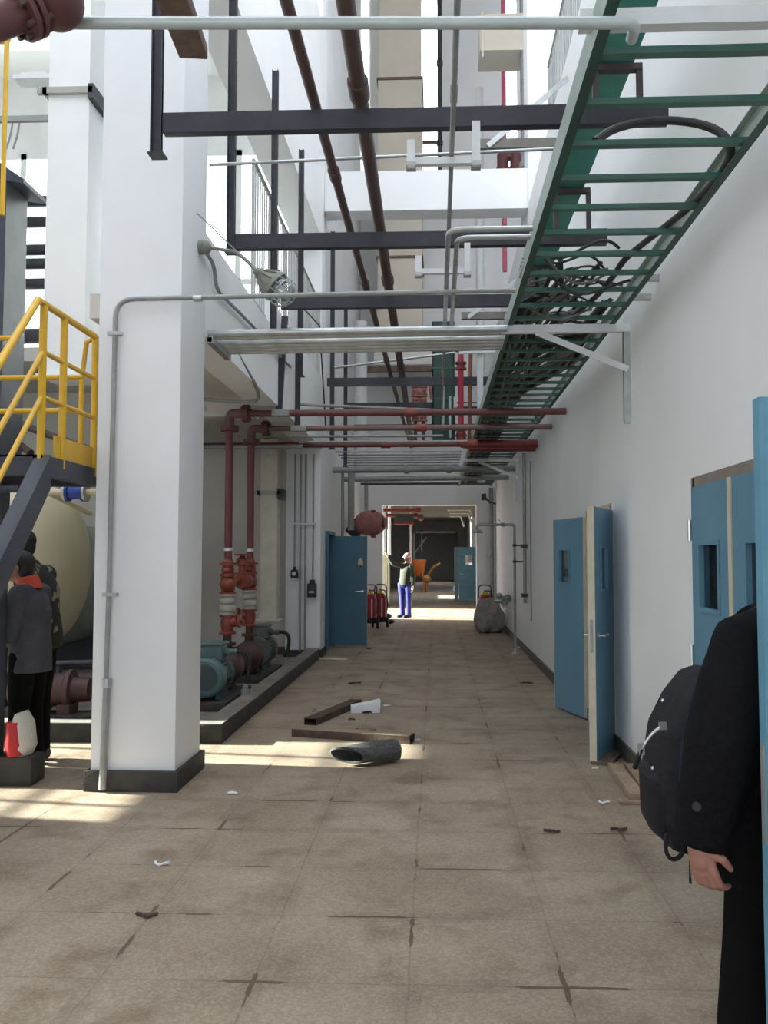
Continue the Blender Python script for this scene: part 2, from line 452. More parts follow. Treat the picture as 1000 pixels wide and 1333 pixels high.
# left row: beams of the gallery
struct('beam_left_lower', WHITE, MB().box(-2.16, XL, 6.52, 13.62, 3.39, 4.22).box(-2.1, XL, 9.2, 13.62, 4.22, 4.52))
struct('ceiling_gallery', BEIGEW, MB().box(-2.75, -2.16, 6.52, 8.0, 3.52, 3.72).box(-3.3, -2.16, 8.0, 11.0, 3.52, 3.72).box(-4.3, -2.16, 11.0, 14.0, 3.52, 3.72).box(-3.3, -2.16, 9.9, 10.15, 3.3, 3.52))
struct('beam_left_upper', WHITE, MB().box(-2.3, XL, 7.2, 13.62, 6.76, 10.3))
struct('wall_left_back', BEIGEW, MB().box(-9.0, -2.44, 14.0, 14.2, 0, 4.65))
w = MB().box(-9.0, -2.44, 14.0, 14.2, 8.6, 16)
xs = [-9.0 + 0.94 * i for i in range(8)]
for a in xs: w.box(a - 0.05, a + 0.05, 14.0, 14.12, 4.65, 8.6)
for z in (4.68, 6.3, 8.55): w.box(-9.0, -2.44, 14.0, 14.12, z - 0.05, z + 0.05)
o = struct('window_4', WHITE, w)
MB().box(-9.0, -2.44, 14.07, 14.08, 4.7, 8.5).build('pane', GLASS, o)
struct('baseboard_back', BASE, MB().box(-9.0, -2.46, 13.97, 14.0, 0, 0.15))
# unseen outer left wall, raised high to block the sun; its tall windows
w = MB()
LW = [(6.0, 6.75), (7.2, 8.6)]
HEAD = [2.62, 3.3]
y = -6
for a, b in LW + [(14.2, 0)]:
    w.box(-9.2, -9.0, y, a, 0, 18)
    if b: w.box(-9.2, -9.0, a, b, 0, 1.0); w.box(-9.2, -9.0, a, b, 2.62 if a < 7 else 3.3, 18)
    y = b
struct('wall_left', WHITE, w)
for i, (a, b) in enumerate(LW):
    w = MB()
    for z0, z1 in ((1.0, HEAD[i]),):
        w.hollow((-9.12, (a + b) / 2, (z0 + z1) / 2), (-9.06, (a + b) / 2, (z0 + z1) / 2), b - a, z1 - z0, 0.05)
        w.box(-9.11, -9.07, (a + b) / 2 - 0.025, (a + b) / 2 + 0.025, z0, z1)
    w.box(-9.11, -9.07, a, b, 1.92, 1.97); w.box(-9.11, -9.07, a, b, 2.98 if i else 2.3, 3.02 if i else 2.33)
    o = struct('window_%d' % (i + 5), WHITE, w)
    MB().box(-9.10, -9.09, a + 0.02, b - 0.02, 1.03, HEAD[i] - 0.03).build('pane', GLASS, o)
# beams seen high in the left bay
struct('beam_bay_upper', WHITE, MB().box(-9.0, -2.42, 9.8, 10.2, 8.6, 9.3).box(-5.4, -4.9, -2, 14, 9.3, 9.9).box(-9, -7.8, -2, 14, 9.9, 10.1).box(-9, -2.3, 9.8, 14, 9.9, 10.1).box(-9, -2.3, 12.0, 12.35, 9.4, 9.9))
struct('trim_ledge', BEIGEW, MB().box(-9.0, -4.35, 11.7, 14.0, 4.42, 4.62))

# left wall between the far column and the end wall
w = MB().box(-2.16, -1.96, 14.2, 14.75, 0, 3.6).box(-2.16, -1.96, 15.68, 21.7, 0, 3.6).box(-2.16, -1.96, 14.75, 15.68, 2.06, 3.6)
w.box(-2.16, -1.96, 14.2, 21.7, 3.6, 4.4)
w.box(-2.16, -1.96, 14.2, 21.7, 4.4, 16.5)  # upper part added to keep sky light off the end wall
struct('wall_left_far', WHITE, w)
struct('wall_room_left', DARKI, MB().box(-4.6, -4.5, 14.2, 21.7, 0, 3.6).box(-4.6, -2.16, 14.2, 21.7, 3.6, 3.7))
struct('trim_roof_baffle', WHITE, MB().box(-9.0, 5.2, -6, -0.5, 11.5, 11.7).box(-2.3, 5.2, 7.8, 22, 16.5, 16.7).box(-2.3, 5.2, 7.8, 8.0, 10.4, 16.5))  # unseen roof slabs, plus a drop wall added to hold back sky light

# passage beyond the end wall
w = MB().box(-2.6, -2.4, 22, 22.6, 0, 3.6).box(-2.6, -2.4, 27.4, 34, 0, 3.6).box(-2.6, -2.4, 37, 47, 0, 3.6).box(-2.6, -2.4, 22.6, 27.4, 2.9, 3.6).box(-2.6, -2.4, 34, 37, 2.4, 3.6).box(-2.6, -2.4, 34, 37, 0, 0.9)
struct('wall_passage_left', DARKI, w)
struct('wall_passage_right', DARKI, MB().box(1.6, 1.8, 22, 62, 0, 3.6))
struct('ceiling_passage', DARKI, MB().box(-2.6, 1.8, 22, 38.5, 3.6, 3.75).box(-2.6, 1.8, 40, 53, 3.6, 3.75).box(-2.6, 1.8, 55, 62, 3.6, 3.75))  # gaps added in the ceiling to let sky light fill the passage
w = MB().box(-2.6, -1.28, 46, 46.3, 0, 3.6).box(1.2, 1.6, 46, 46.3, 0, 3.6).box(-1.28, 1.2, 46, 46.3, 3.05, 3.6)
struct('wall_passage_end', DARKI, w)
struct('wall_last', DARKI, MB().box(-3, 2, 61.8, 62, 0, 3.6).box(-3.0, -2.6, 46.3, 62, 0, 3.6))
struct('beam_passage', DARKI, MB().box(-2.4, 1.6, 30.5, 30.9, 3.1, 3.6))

struct('wall_front_baffle', WHITE, MB().box(-9.2, 5.2, -6.2, -6, 3.3, 11.7).box(-9.2, -5.5, -6.2, -6, 0, 3.6).box(3.5, 5.2, -6.2, -6, 0, 3.6))  # unseen wall behind the camera, added to cut light from that side
# ------------------------------------------------------------------ railings
def railing(name, label, X, y0, y1, z0, z1, step, m):
    t = thing(name, label, 'railing', (X, (y0 + y1) / 2, z0))
    MB().tube([(X, y0, z1), (X, y1, z1)], 0.022).build('handrail', m, t)
    MB().tube([(X, y0, z0 + 0.08), (X, y1, z0 + 0.08)], 0.012, 8).build('bottom_rail', m, t)
    n = int((y1 - y0) / step)
    for i in range(n + 1):
        yy = y0 + (y1 - y0) * i / n
        MB().tube([(X, yy, z0), (X, yy, z1)], 0.009 if i % 8 else 0.016, 6).build('baluster', m, t)
    return t
railing('gallery_railing', 'pale grey steel railing with close bars on the left beam behind the caged lamp', XL - 0.06, 8.55, 13.6, 4.22, 5.77, 0.115, mat('pale grey rail paint', (0.42, 0.42, 0.41), 0.5))
railing('gallery_railing', 'grey steel railing along the top edge of the plain right wall', XR + 0.06, 3.0, 11.5, 7.4, 8.45, 0.125, GREYP)

# ------------------------------------------------------------------ high things at the far end
t = thing('air_duct', 'tall cream rectangular duct rising on the end wall', 'air duct', (-0.8, 20.6, 7.0))
for z0, z1, q in ((7.0, 8.95, 0), (9.0, 13.45, 0), (13.5, 16.6, 0.03)):
    MB().box(-1.42 + q, -0.33 - q, 20.3, 21.69, z0, z1).build('duct_section', CREAM, t, 0.01)
for z in (8.97, 13.47): MB().box(-1.45, -0.30, 20.27, 21.69, z - 0.03, z + 0.03).build('flange', WOODD, t)
o = solo('air_conditioner', CREAM, MB().box(0.95, 2.15, 17.4, 18.2, 12.35, 13.15).box(0.98, 1.03, 17.38, 17.4, 12.2, 13.2).box(1.9, 1.95, 17.38, 17.4, 12.1, 13.2), 'boxy cream air unit high up beside the red vertical pipe', 'air unit', bevel=0.01)
t = thing('fan_coil_unit', 'white ceiling fan unit above the dark channels on the end wall', 'air unit', (-0.85, 20.5, 6.2))
MB().box(-1.5, -0.05, 20.2, 21.6, 6.28, 6.95).build('casing', DUCTW, t, 0.03)
MB().lathe((-1.25, 20.9, 6.28), (0, 0, -1), [(0, 0.3), (0.1, 0.2)]).build('grille', STRUTW, t)
MB().box(-2.0, 0.15, 20.1, 20.2, 6.1, 6.22).build('bracket', WOODD, t)
def riser_high(name, label, px, Yp, z0, z1, r, m, extra=None):
    X = at(px, 300, Y=Yp).x
    t = thing(name, label, 'pipe', (X, Yp, z0))
    MB().tube([(X, Yp, z0), (X, Yp, z1)], r).build('pipe', m, t)
    for z in (z0 + 0.6 * (z1 - z0), z0 + 0.25 * (z1 - z0)): MB().tube([(X, Yp, z), (X, Yp, z + 0.12)], r * 1.35).build('coupling', m, t)
    return t, X
t, X = riser_high('riser_pipe', 'pinkish red vertical pipe high beside the white gallery column', 657, 19.5, 8.3, 17, 0.055, mat('bright pink red pipe', (0.55, 0.12, 0.17), 0.5))
for dx in (-0.05, 0.25):
    MB().ell((X + dx, 19.3, 10.6), (0.17, 0.17, 0.2)).tube([(X + dx, 19.3, 10.2), (X + dx, 19.3, 11.0)], 0.13).build('valve', DRED, t)
MB().tube([(X - 0.1, 19.3, 10.95), (X + 1.1, 19.3, 10.95)], 0.09).tube([(X - 0.1, 19.3, 10.4), (X + 1.1, 19.3, 10.4)], 0.09).build('branch_pipe', DRED, t)
riser_high('drain_pipe', 'pale grey vertical pipe behind the white trapeze hangers', 625, 20.0, 3.4, 13.0, 0.10, STRUTW)
riser_high('drain_pipe', 'grey vertical pipe nearest the gallery column high up', 685, 17.5, 7.6, 16.5, 0.10, GREYP)
riser_high('drain_pipe', 'bright white round pipe beside the far column under the dark channels', 470, 19.0, 3.4, 7.0, 0.15, STRUTW)
riser_high('drain_pipe', 'thin dark vertical pipe beside the cream duct', 573, 21.0, 10.6, 16.6, 0.06, BSTEEL)

# ------------------------------------------------------------------ door leaves
def leaf(parent, hinge, ang, width, height, thick, m, edge, win=None, z0=0.02, handle=None, name='door_leaf', pad=None, hs=1):
    """hinge point, direction angle of the leaf in plan, all as meshes of the door"""
    h = V((hinge[0], hinge[1], 0)); d = V((math.cos(ang), math.sin(ang), 0)); n = V((-d.y, d.x, 0))
    def blk(mb, a, b, z_0, z_1, t0=-thick / 2, t1=thick / 2):
        vs = []
        for z in (z_0, z_1):
            for s_, t_ in ((a, t0), (b, t0), (b, t1), (a, t1)): vs.append(h + d * s_ + n * t_ + V((0, 0, z)))
        return mb.add(vs, [(3, 2, 1, 0), (4, 5, 6, 7), (0, 1, 5, 4), (1, 2, 6, 5), (2, 3, 7, 6), (3, 0, 4, 7)])
    mb = MB()
    if win:
        a, b, c, e = win
        blk(mb, 0, a, z0, height); blk(mb, b, width, z0, height); blk(mb, a, b, z0, c); blk(mb, a, b, e, height)
    else: blk(mb, 0, width, z0, height)
    o = mb.build(name, m, parent, 0.0)
    eb = MB(); blk(eb, width, width + 0.012, z0, height); blk(eb, -0.010, 0, z0, height)
    e1 = eb.build('edge_strip', edge, o); e1['label'] = 'cream door edge'
    if win:
        g = MB(); blk(g, a, b, c, e, -0.004, 0.004); g.build('pane', DGLASS, o)
        fr = MB(); q = 0.025
        for t0 in (-thick / 2 - 0.008, thick / 2):
            blk(fr, a - q, b + q, c - q, c, t0, t0 + 0.008); blk(fr, a - q, b + q, e, e + q, t0, t0 + 0.008)
            blk(fr, a - q, a, c, e, t0, t0 + 0.008); blk(fr, b, b + q, c, e, t0, t0 + 0.008)
        fr.build('window_frame', m, o)
    if handle:
        hm = MB()
        for s_ in (-1, 1):
            base = h + d * (width - 0.07) + n * s_ * thick / 2 + V((0, 0, handle))
            hm.lathe(base, n * s_, [(0, 0.024), (0.012, 0.024), (0.014, 0.01), (0.05, 0.01)], 12)
            hm.tube([base + n * s_ * 0.05, base + n * s_ * 0.055 - d * 0.02, base + n * s_ * 0.05 - d * 0.13], 0.010, 8)
        hm.build('handle', STEEL, o)
        lk = MB(); blk(lk, width + 0.012, width + 0.015, handle - 0.13, handle + 0.13, -0.012, 0.012); lk.build('lock_plate', GREYP, o)
    for z in (0.25, height * 0.52, height - 0.25):
        MB().tube([h - d * 0.012 + n * hs * (thick / 2 + 0.012) + V((0, 0, z - 0.06)), h - d * 0.012 + n * hs * (thick / 2 + 0.012) + V((0, 0, z + 0.06))], 0.012, 8).build('hinge', STEEL, o)
    return o

def door_frame(t, y0, y1, z1=2.06, m=None, x=XR):
    f = MB().box(x - 0.012, x + 0.12, y0 - 0.03, y0 + 0.03, 0, z1 + 0.03).box(x - 0.012, x + 0.12, y1 - 0.03, y1 + 0.03, 0, z1 + 0.03).box(x - 0.012, x + 0.12, y0, y1, z1 - 0.03, z1 + 0.03)
    return f.build('door_frame', m or CREAMEDGE, t)

t = thing('door_1', 'blue double door standing open, its near leaf edge facing us', 'door', (XR, 7.96, 0), None, 'structure')
door_frame(t, 7.36, 8.56)
leaf(t, (1.50, 8.60), math.atan2(9.33 - 8.60, 1.30 - 1.50), 0.74, 2.03, 0.045, BLUE, CREAMEDGE, (0.34, 0.58, 1.36, 1.70), handle=None, hs=-1)
leaf(t, (1.49, 7.34), math.atan2(6.80 - 7.34, 1.235 - 1.49), 0.60, 2.03, 0.055, BLUE, CREAMEDGE, (0.2, 0.4, 1.36, 1.70), handle=1.0)
t = thing('door_2', 'closed pale blue double door behind the man in black', 'door', (XR, 4.34, 0), None, 'structure')
door_frame(t, 3.66, 5.02, 2.06, mat('brown grey frame', (0.25, 0.21, 0.18), 0.7))
leaf(t, (XR - 0.0, 5.0), -PI / 2, 0.64, 2.03, 0.05, BLUE, BLUE, (0.14, 0.45, 1.34, 1.69), handle=1.0, hs=-1)
leaf(t, (XR - 0.0, 3.68), PI / 2, 0.64, 2.03, 0.05, BLUE, BLUE, (0.14, 0.45, 1.34, 1.69), handle=1.0)
MB().box(XR - 0.034, XR - 0.026, 4.325, 4.375, 0.02, 2.03).build('meeting_strip', CREAMEDGE, t)['label'] = 'pale strip between the two leaves'
t = thing('door_3', 'blue door leaf standing open at the very edge of the view in front of the man', 'door', (XR, 1.7, 0), None, 'structure')
door_frame(t, 1.05, 2.32, 2.06, BLUE)
leaf(t, (1.50, 2.30), PI, 0.625, 2.05, 0.045, LBLUE, LBLUE, None, handle=1.0)
t = thing('door_4', 'dark blue door standing open beside the far column with conduits', 'door', (-1.97, 15.2, 0), None, 'structure')
door_frame(t, 14.75, 15.68, 2.06, DBLUE, -2.0)
o = leaf(t, (-1.99, 15.64), 0.0, 0.70, 2.02, 0.05, DBLUE, DBLUE, None, handle=1.0, hs=1)
MB().ell((-1.40, 15.61, 1.52), (0.05, 0.008, 0.09)).build('lock_cover', GLOVE, o)['label'] = 'pale oval plate with a dark dot'
MB().ell((-1.40, 15.60, 1.46), (0.018, 0.008, 0.02)).build('keyhole', BLACK, o)
t = thing('door_5', 'light blue door standing open in the passage beyond the end wall', 'door', (1.6, 32, 0), None, 'structure')
o = leaf(t, (1.58, 32.0), PI, 0.72, 2.02, 0.05, LBLUE, LBLUE, (0.22, 0.48, 1.36, 1.72), handle=1.0)
MB().box(0.70, 0.84, 32.0, 32.8, 0.02, 2.02).build('second_leaf', BLUE, t)
# ================================================================== cable trays
TZ, TX0, TX1 = 3.45, 0.57, 1.40
t = thing('cable_ladder', 'long green ladder cable tray along the right wall', 'cable tray', ((TX0 + TX1) / 2, 11, TZ))
def rail(x, s):
    m = MB()
    m.box(min(x, x + s * 0.004), max(x, x + s * 0.004), 2.2, 21.6, TZ, TZ + 0.125)
    m.box(min(x, x - s * 0.035), max(x, x - s * 0.035), 2.2, 21.6, TZ, TZ + 0.004)
    m.box(min(x, x - s * 0.03), max(x, x - s * 0.03), 2.2, 21.6, TZ + 0.121, TZ + 0.125)
    return m
for x_, s_ in ((TX0, -1), (TX1, 1)):
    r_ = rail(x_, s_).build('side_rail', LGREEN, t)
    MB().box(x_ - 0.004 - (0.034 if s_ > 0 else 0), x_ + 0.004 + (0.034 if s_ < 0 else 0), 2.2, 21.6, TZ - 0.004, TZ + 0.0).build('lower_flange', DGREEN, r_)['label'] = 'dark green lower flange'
for k in range(2, 56):
    yy = 2.35 + 0.345 * k
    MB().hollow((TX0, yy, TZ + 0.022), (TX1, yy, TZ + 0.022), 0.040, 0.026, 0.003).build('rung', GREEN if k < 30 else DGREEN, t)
for yy in (5.35, 6.6, 8.2, 10.4):
    for a in range(4):
        for b in range(2): MB().lathe((TX0 - 0.005, yy + 0.07 * a, TZ + 0.04 + 0.05 * b), (-1, 0, 0), [(0, 0.011), (0.012, 0.011)], 6).build('splice_bolt', STEEL, t)
t = thing('solid_tray', 'narrow teal solid tray above the ladder cable tray', 'cable tray', (1.11, 10, 4.66))
MB().channel((1.11, 1.8, 4.66), (1.11, 16, 4.66), 0.22, 0.08, 0.006).build('trough', mat('teal tray paint', (0.05, 0.27, 0.205), 0.45, c2=(0.042, 0.235, 0.18)), t)
for yy, zt_ in ((5.1, 4.40), (6.85, 4.31), (8.7, 4.36), (10.45, 4.37)):
    MB().bar((0.97, yy, 4.63), (1.27, yy, 4.63), 0.05, 0.04).bar((0.985, yy, zt_), (0.985, yy, 4.63), 0.035, 0.035).bar((1.255, yy, zt_), (1.255, yy, 4.63), 0.035, 0.035).build('goalpost_support', mat('dark brown steel', (0.06, 0.045, 0.045), 0.6), t)
# wall brackets of the ladder tray
def tray_bracket(y, z, label, m, brace=True):
    t = thing('tray_bracket', label, 'bracket', (XR, y, z), 'brackets under the green ladder tray')
    MB().channel((XR, y, z - 0.06), (TX0 - 0.05, y, z - 0.06), 0.05, 0.06, 0.006, (0, 0, 1)).bar((XR, y - 0.026, z - 0.03), (TX0 - 0.05, y - 0.026, z - 0.03), 0.004, 0.062).build('arm', m, t)
    if brace:
        MB().bar((TX0 + 0.22, y - 0.03, z - 0.06), (XR - 0.02, y - 0.03, z - 0.36), 0.006, 0.05).build('brace', m, t)
        MB().bar((XR - 0.025, y, z), (XR - 0.025, y, z - 0.78), 0.05, 0.045).build('wall_strut', GALV, t)
    return t
tray_bracket(2.98, TZ + 0.135, 'pale bracket across the near end of the green ladder tray', STRUTW, False)
tray_bracket(6.62, TZ, 'pale braced bracket holding the ladder tray beside the conduit bundle', STRUTW)
tray_bracket(15.6, TZ, 'crossed pale bracket under the far end of the ladder tray', STRUTW)
tag(solo('strut_stub', GALV, MB().hollow((1.40, 5.72, 3.52), (1.52, 5.72, 3.52), 0.04, 0.04).hollow((1.40, 5.95, 3.46), (1.52, 5.95, 3.46), 0.04, 0.04), 'pair of short steel stubs between the ladder tray and the wall', 'strut'))

# cables lying in the tray
random.seed(3)
for k in range(56):
    x0 = TX0 + 0.05 + 0.38 * random.random(); yb = random.choice((6.3, 6.8, 7.2, 7.8))
    pts = []; yy = yb; ph = random.random() * 6
    lay = TZ + 0.045 + 0.014 * (k % 5)
    xr = TX1 - 0.06 - 0.1 * random.random()
    far = 21.4
    while yy < far:
        u = max(0.0, 1 - (yy - yb) / 2.6) if k % 2 else 0.0
        u = u * u * (3 - 2 * u)
        pts.append((x0 * (1 - u) + xr * u + 0.022 * math.sin(yy * 1.9 + ph), yy, lay + 0.008 * math.sin(yy * 2.3 + ph) + (0.0)))
        yy += 0.38
    if k % 2 == 0:
        a = pts[0]
        pts = [(a[0] + 0.25 * random.random(), a[1] - 0.55 - 0.3 * random.random(), lay + 0.03 * random.random()), (a[0] + 0.1, a[1] - 0.25, lay + 0.01)] + pts
    solo('cable', CABLE if k % 5 else CABLEG, MB().tube(pts, 0.011 + 0.007 * random.random(), 7), 'dark cable lying in the bundle inside the green ladder tray', 'cable', 'cables bundled in the ladder tray')
for k in range(24):
    yb = 5.15 + 0.095 * k + 0.1 * random.random()
    xa = TX0 + 0.05 + 0.12 * random.random(); xb = TX1 - 0.05 - 0.25 * random.random()
    pts = []
    sag = 0.03 + 0.10 * random.random(); dy = random.uniform(-0.35, 0.4)
    for i in range(11):
        u = i / 10
        pts.append((xa + (xb - xa) * u, yb + dy * u + 0.10 * math.sin(u * PI * (1 + k % 3)), TZ + 0.06 + 0.014 * (k % 3) - (sag * math.sin(PI * u) if k % 4 == 0 else -0.035 * math.sin(PI * u))))
    solo('loose_cable', CABLE if k % 3 else CABLEG, MB().tube(pts, 0.007 + 0.004 * random.random(), 7), 'thin cable loosely crossing the rungs where the bundle starts', 'cable', 'loose cables across the ladder tray')
pts = [at(775, 184, Z=3.56), at(800, 166, Z=3.66), at(850, 156, Z=3.72), at(900, 158, Z=3.70), at(938, 170, Z=3.62), at(952, 190, Z=3.52), at(950, 207, Z=3.50), at(935, 232, Z=3.50), at(900, 268, Z=3.50), at(870, 292, Z=3.50), at(836, 318, Z=3.50), at(812, 338, Z=3.50), at(800, 358, Z=3.50), at(778, 385, Z=3.50), at(757, 402, Z=3.50), at(742, 416, Z=3.50)]
def smoothp(p, it=2):
    p = [V(q) for q in p]
    for _ in range(it):
        o = [p[0]]
        for a, b in zip(p, p[1:]): o += [a * .75 + b * .25, a * .25 + b * .75]
        p = o + [p[-1]]
    return p
solo('loop_cable', CABLE, MB().tube(smoothp(pts), 0.020, 10), 'thick black cable arching in a big loop over the near rungs of the ladder tray', 'cable')

# ================================================================== dark hangers
def hanger(y, z, xl, xr, post, label, m=BSTEEL, h=0.125, hw=0.06):
    t = thing('channel_hanger', label, 'pipe hanger', ((xl + xr) / 2, y, z), 'dark channel hangers across the hall')
    MB().channel((xl, y, z - h / 2), (xr, y, z - h / 2), hw, h, 0.008).bar((xl, y - hw / 2, z), (xr, y - hw / 2, z), 0.008, h).build('cross_channel', m, t)
    for (px_, z0, z1, w_) in post:
        MB().channel((px_, y, z0), (px_, y, z1), 0.065, 0.05, 0.008, (0, -1, 0)).bar((px_, y - 0.02, z0), (px_, y - 0.02, z1), 0.065, 0.02, (0, -1, 0)).build('post', m, t)
        MB().box(px_ - 0.05, px_ + 0.05, y - 0.05, y + 0.05, z0 - 0.01, z0).build('foot_plate', m, t)
    return t
hanger(5.1, 4.33, -1.70, 1.42, [(-1.74, 4.14, 6.76, 0)], 'dark channel hanger nearest us, its post in front of the big column')
hanger(6.85, 4.24, -1.67, 1.40, [(-1.70, 4.16, 6.76, 0)], 'dark channel hanger behind the lamp with a rusty end')
hanger(8.7, 4.29, -1.62, 1.38, [(-1.70, 4.00, 6.80, 0)], 'dark channel hanger right behind the long grey conduit')
hanger(10.45, 4.30, -1.62, 1.38, [(-1.70, 3.9, 6.80, 0)], 'dark channel hanger hidden behind the conduit bundle')
hanger(12.9, 4.33, -1.68, 1.36, [(-1.60, 3.3, 6.7, 0)], 'dark channel hanger bolted to the far column')
hanger(15.0, 4.33, -1.60, 1.36, [(-1.62, 3.25, 6.2, 0)], 'dark channel hanger just past the far column')
hanger(17.6, 4.35, -1.72, 1.36, [], 'dark channel hanger next to the end wall')
def drop(x, y, z0, z1, label, lean=0.0):
    t = thing('drop_post', label, 'pipe hanger', (x, y, z0))
    MB().hollow((x, y, z0), (x + lean, y, z1), 0.07, 0.05, 0.006, (0, -1, 0)).build('post', BSTEEL, t)
    MB().box(x - 0.08, x + 0.12, y - 0.05, y + 0.06, z0 - 0.07, z0).build('foot', GREYP, t, 0.006)
drop(-1.86 + 0.03, 9.72, 3.34, 4.45, 'dark drop post on the left beam carrying the nearest red cross pipe', 0.06)
drop(-1.81, 10.9, 3.34, 4.4, 'dark drop post on the left beam carrying the brown cross pipe')
# steel box beam hanging down at the top
p0, p1 = at(252, 68, Y=4.3), at(205, -60, Y=3.4)
solo('timber_baulk', WOODD, MB().bar(p0, p1, 0.15, 0.07), 'brown timber baulk end hanging above the big column', 'timber', bevel=0.008)

# ================================================================== pipes along the hall
def run_pipe(label, pts, r, m, couples=()):
    t = thing('ceiling_pipe', label, 'pipe', V(pts[0]))
    MB().tube(pts, r, 14).build('pipe', m, t)
    for p, q in couples: MB().tube([p, q], r * 1.3, 14).build('coupling', m, t)
    return t
def alongy(x0, x1, z0, z1, y0, y1): 
    f = lambda y: V((x0 + (x1 - x0) * (y - y0) / (y1 - y0), y, z0 + (z1 - z0) * (y - y0) / (y1 - y0)))
    return f
f = alongy(-0.77, -0.70, 4.47, 4.47, 3, 14)
run_pipe('thinner brown pipe running away over the dark hangers', [f(2.0), f(21.6)], 0.034, BROWN, [(f(6.05), f(6.2)), (f(8.6), f(8.75)), (f(12.0), f(12.12))])
f = alongy(-0.455, -0.54, 4.50, 4.50, 3, 14)
run_pipe('thicker brown pipe running away over the dark hangers', [f(1.8), f(21.6)], 0.050, BROWN, [(f(4.95), f(5.12)), (f(8.55), f(8.7)), (f(12.6), f(12.7))])
# top pale pipe and its flange
t = thing('cross_pipe', 'pale grey pipe crossing the very top from the red flange to the ladder tray', 'pipe', (-0.4, 2.5, 3.2))
a = at(-60, 30, Y=2.5); b = at(828, 30, Y=2.5)
zz = (a.z + b.z) / 2
pp = pipe_path([(a.x, 2.5, a.z), (b.x, 2.5, b.z), (b.x + 0.01, 2.60, b.z + 0.012)], 0.04)
MB().tube(pp, 0.018, 14).build('pipe', PALEP, t)
t = thing('flange_elbow', 'dark red flanged pipe elbow at the top left corner', 'pipe', at(60, 0, Y=2.3))
c = at(28, 15, Y=2.35)
MB().ell(at(70, -2, Y=2.4), (0.085, 0.10, 0.085), 24, 14).tube([at(70, -2, Y=2.4), at(60, -120, Y=2.4)], 0.085, 20).build('elbow', mat('dark brownish red', (0.13, 0.048, 0.048), 0.45), t)
ax = (at(70, -5, Y=2.4) - at(10, 18, Y=2.32)).normalized()
MB().disc(c, ax, 0.082, 0.016, 28).disc(c + ax * 0.026, ax, 0.082, 0.016, 28).tube([c - ax * 0.16, c + ax * 0.09], 0.052, 20).build('flange', mat('dark brownish red', (0.13, 0.048, 0.048), 0.45), t)
m = MB()
for k in range(8):
    an = 2 * PI * k / 8
    u = ax.orthogonal().normalized(); w2 = ax.cross(u)
    q = c + (u * math.cos(an) + w2 * math.sin(an)) * 0.067
    m.tube([q - ax * 0.03, q + ax * 0.055], 0.009, 6)
m.build('bolts', BROWN, t)
# grey conduit on the near column
Yc = 5.87 - 0.015
a = at(150, 430, Y=Yc); zc = at(200, 389, Y=Yc).z; xr = TX0 - 0.01
t = thing('conduit', 'grey conduit climbing the big column and crossing to the ladder tray', 'conduit', (a.x, Yc, 0))
MB().tube(pipe_path([(a.x - 0.03, Yc, 0.02), (a.x - 0.01, Yc, 1.4), (a.x, Yc, zc), (xr, Yc, zc + 0.03)], 0.14), 0.0175, 12).build('pipe', GREYP, t)
MB().tube([(a.x - 0.03, Yc, 0.02), (a.x - 0.012, Yc, 0.72)], 0.026, 12).build('lower_sleeve', GREYP, t)
MB().tube([(a.x - 0.012, Yc, 0.72), (a.x - 0.012, Yc, 0.78)], 0.034, 12).build('union', GALV, t)
for z in (1.35, 3.20): MB().box(a.x - 0.05, a.x + 0.05, Yc - 0.022, Yc + 0.02, z, z + 0.025).build('clip', GALV, t)
MB().tube([(-1.72, Yc, zc), (-1.66, Yc, zc)], 0.024, 12).build('coupling', GALV, t)
# conduit bundle
for k in range(6):
    yy = 6.58 + 0.105 * k
    solo('conduit', GALV, MB().tube([(XL + 0.03, yy, 3.385 + 0.02 * (k < 2)), (TX0 - 0.01, yy, 3.40 + 0.02 * (k < 2))], 0.029 if k < 2 else 0.024, 12).tube([(-1.62 + 0.05 * k, yy, 3.386 + 0.02 * (k < 2)), (-1.53 + 0.05 * k, yy, 3.386 + 0.02 * (k < 2))], 0.033 if k < 2 else 0.028, 12),
         'galvanised conduit in the flat bundle beside the big column, %s from the front' % ['first', 'second', 'third', 'fourth', 'fifth', 'sixth'][k], 'conduit', 'conduits in the flat bundle')
solo('bundle_strut', GALV, MB().hollow((XL + 0.055, 6.52, 3.34), (XL + 0.055, 7.12, 3.34), 0.05, 0.05, 0.005), 'short dark steel strut under the left end of the conduit bundle', 'strut')
# other cross conduits
def cross(label, y, z, x0, x1, r, m, dz=0.0, name='cross_pipe', extra=None):
    t = thing(name, label, 'pipe' if 'pipe' in name else 'conduit', ((x0 + x1) / 2, y, z - r))
    MB().tube([(x0, y, z), (x1, y, z + dz)], r, 14).build('pipe', m, t)
    for q in (extra or []): MB().tube([(q, y, z + dz * (q - x0) / (x1 - x0)), (q + 0.09, y, z + dz * (q - x0) / (x1 - x0))], r * 1.4, 14).build('coupling', m, t)
    return t
cross('thin pale conduit crossing high between the two nearest dark hangers', 6.58, 4.78, XL + 0.02, 1.0, 0.013, GALV, 0.08, 'conduit')
cross('thin pale conduit crossing just above the fourth dark hanger', 13.2, 4.63, -1.6, 0.3, 0.02, GALV, 0.22, 'conduit')
for k, (yy, x1) in enumerate(((11.6, 0.1), (12.2, 0.45))):
    cross('pale thin pipe between the brown and red cross pipes, %s one' % ('upper' if k == 0 else 'lower'), yy, 3.30 + 0.005 * k, -2.0, x1, 0.018, GREYP)
cross('sloping pale conduit above the nearest red cross pipe', 11.2, 3.68, -1.9, 0.5, 0.02, GREYP, -0.12, 'conduit')
cross('thick grey pipe crossing beneath the far end of the ladder tray', 15.9, 3.28, -2.0, XR, 0.06, GREYP, 0.02, extra=(-0.6, 0.2))
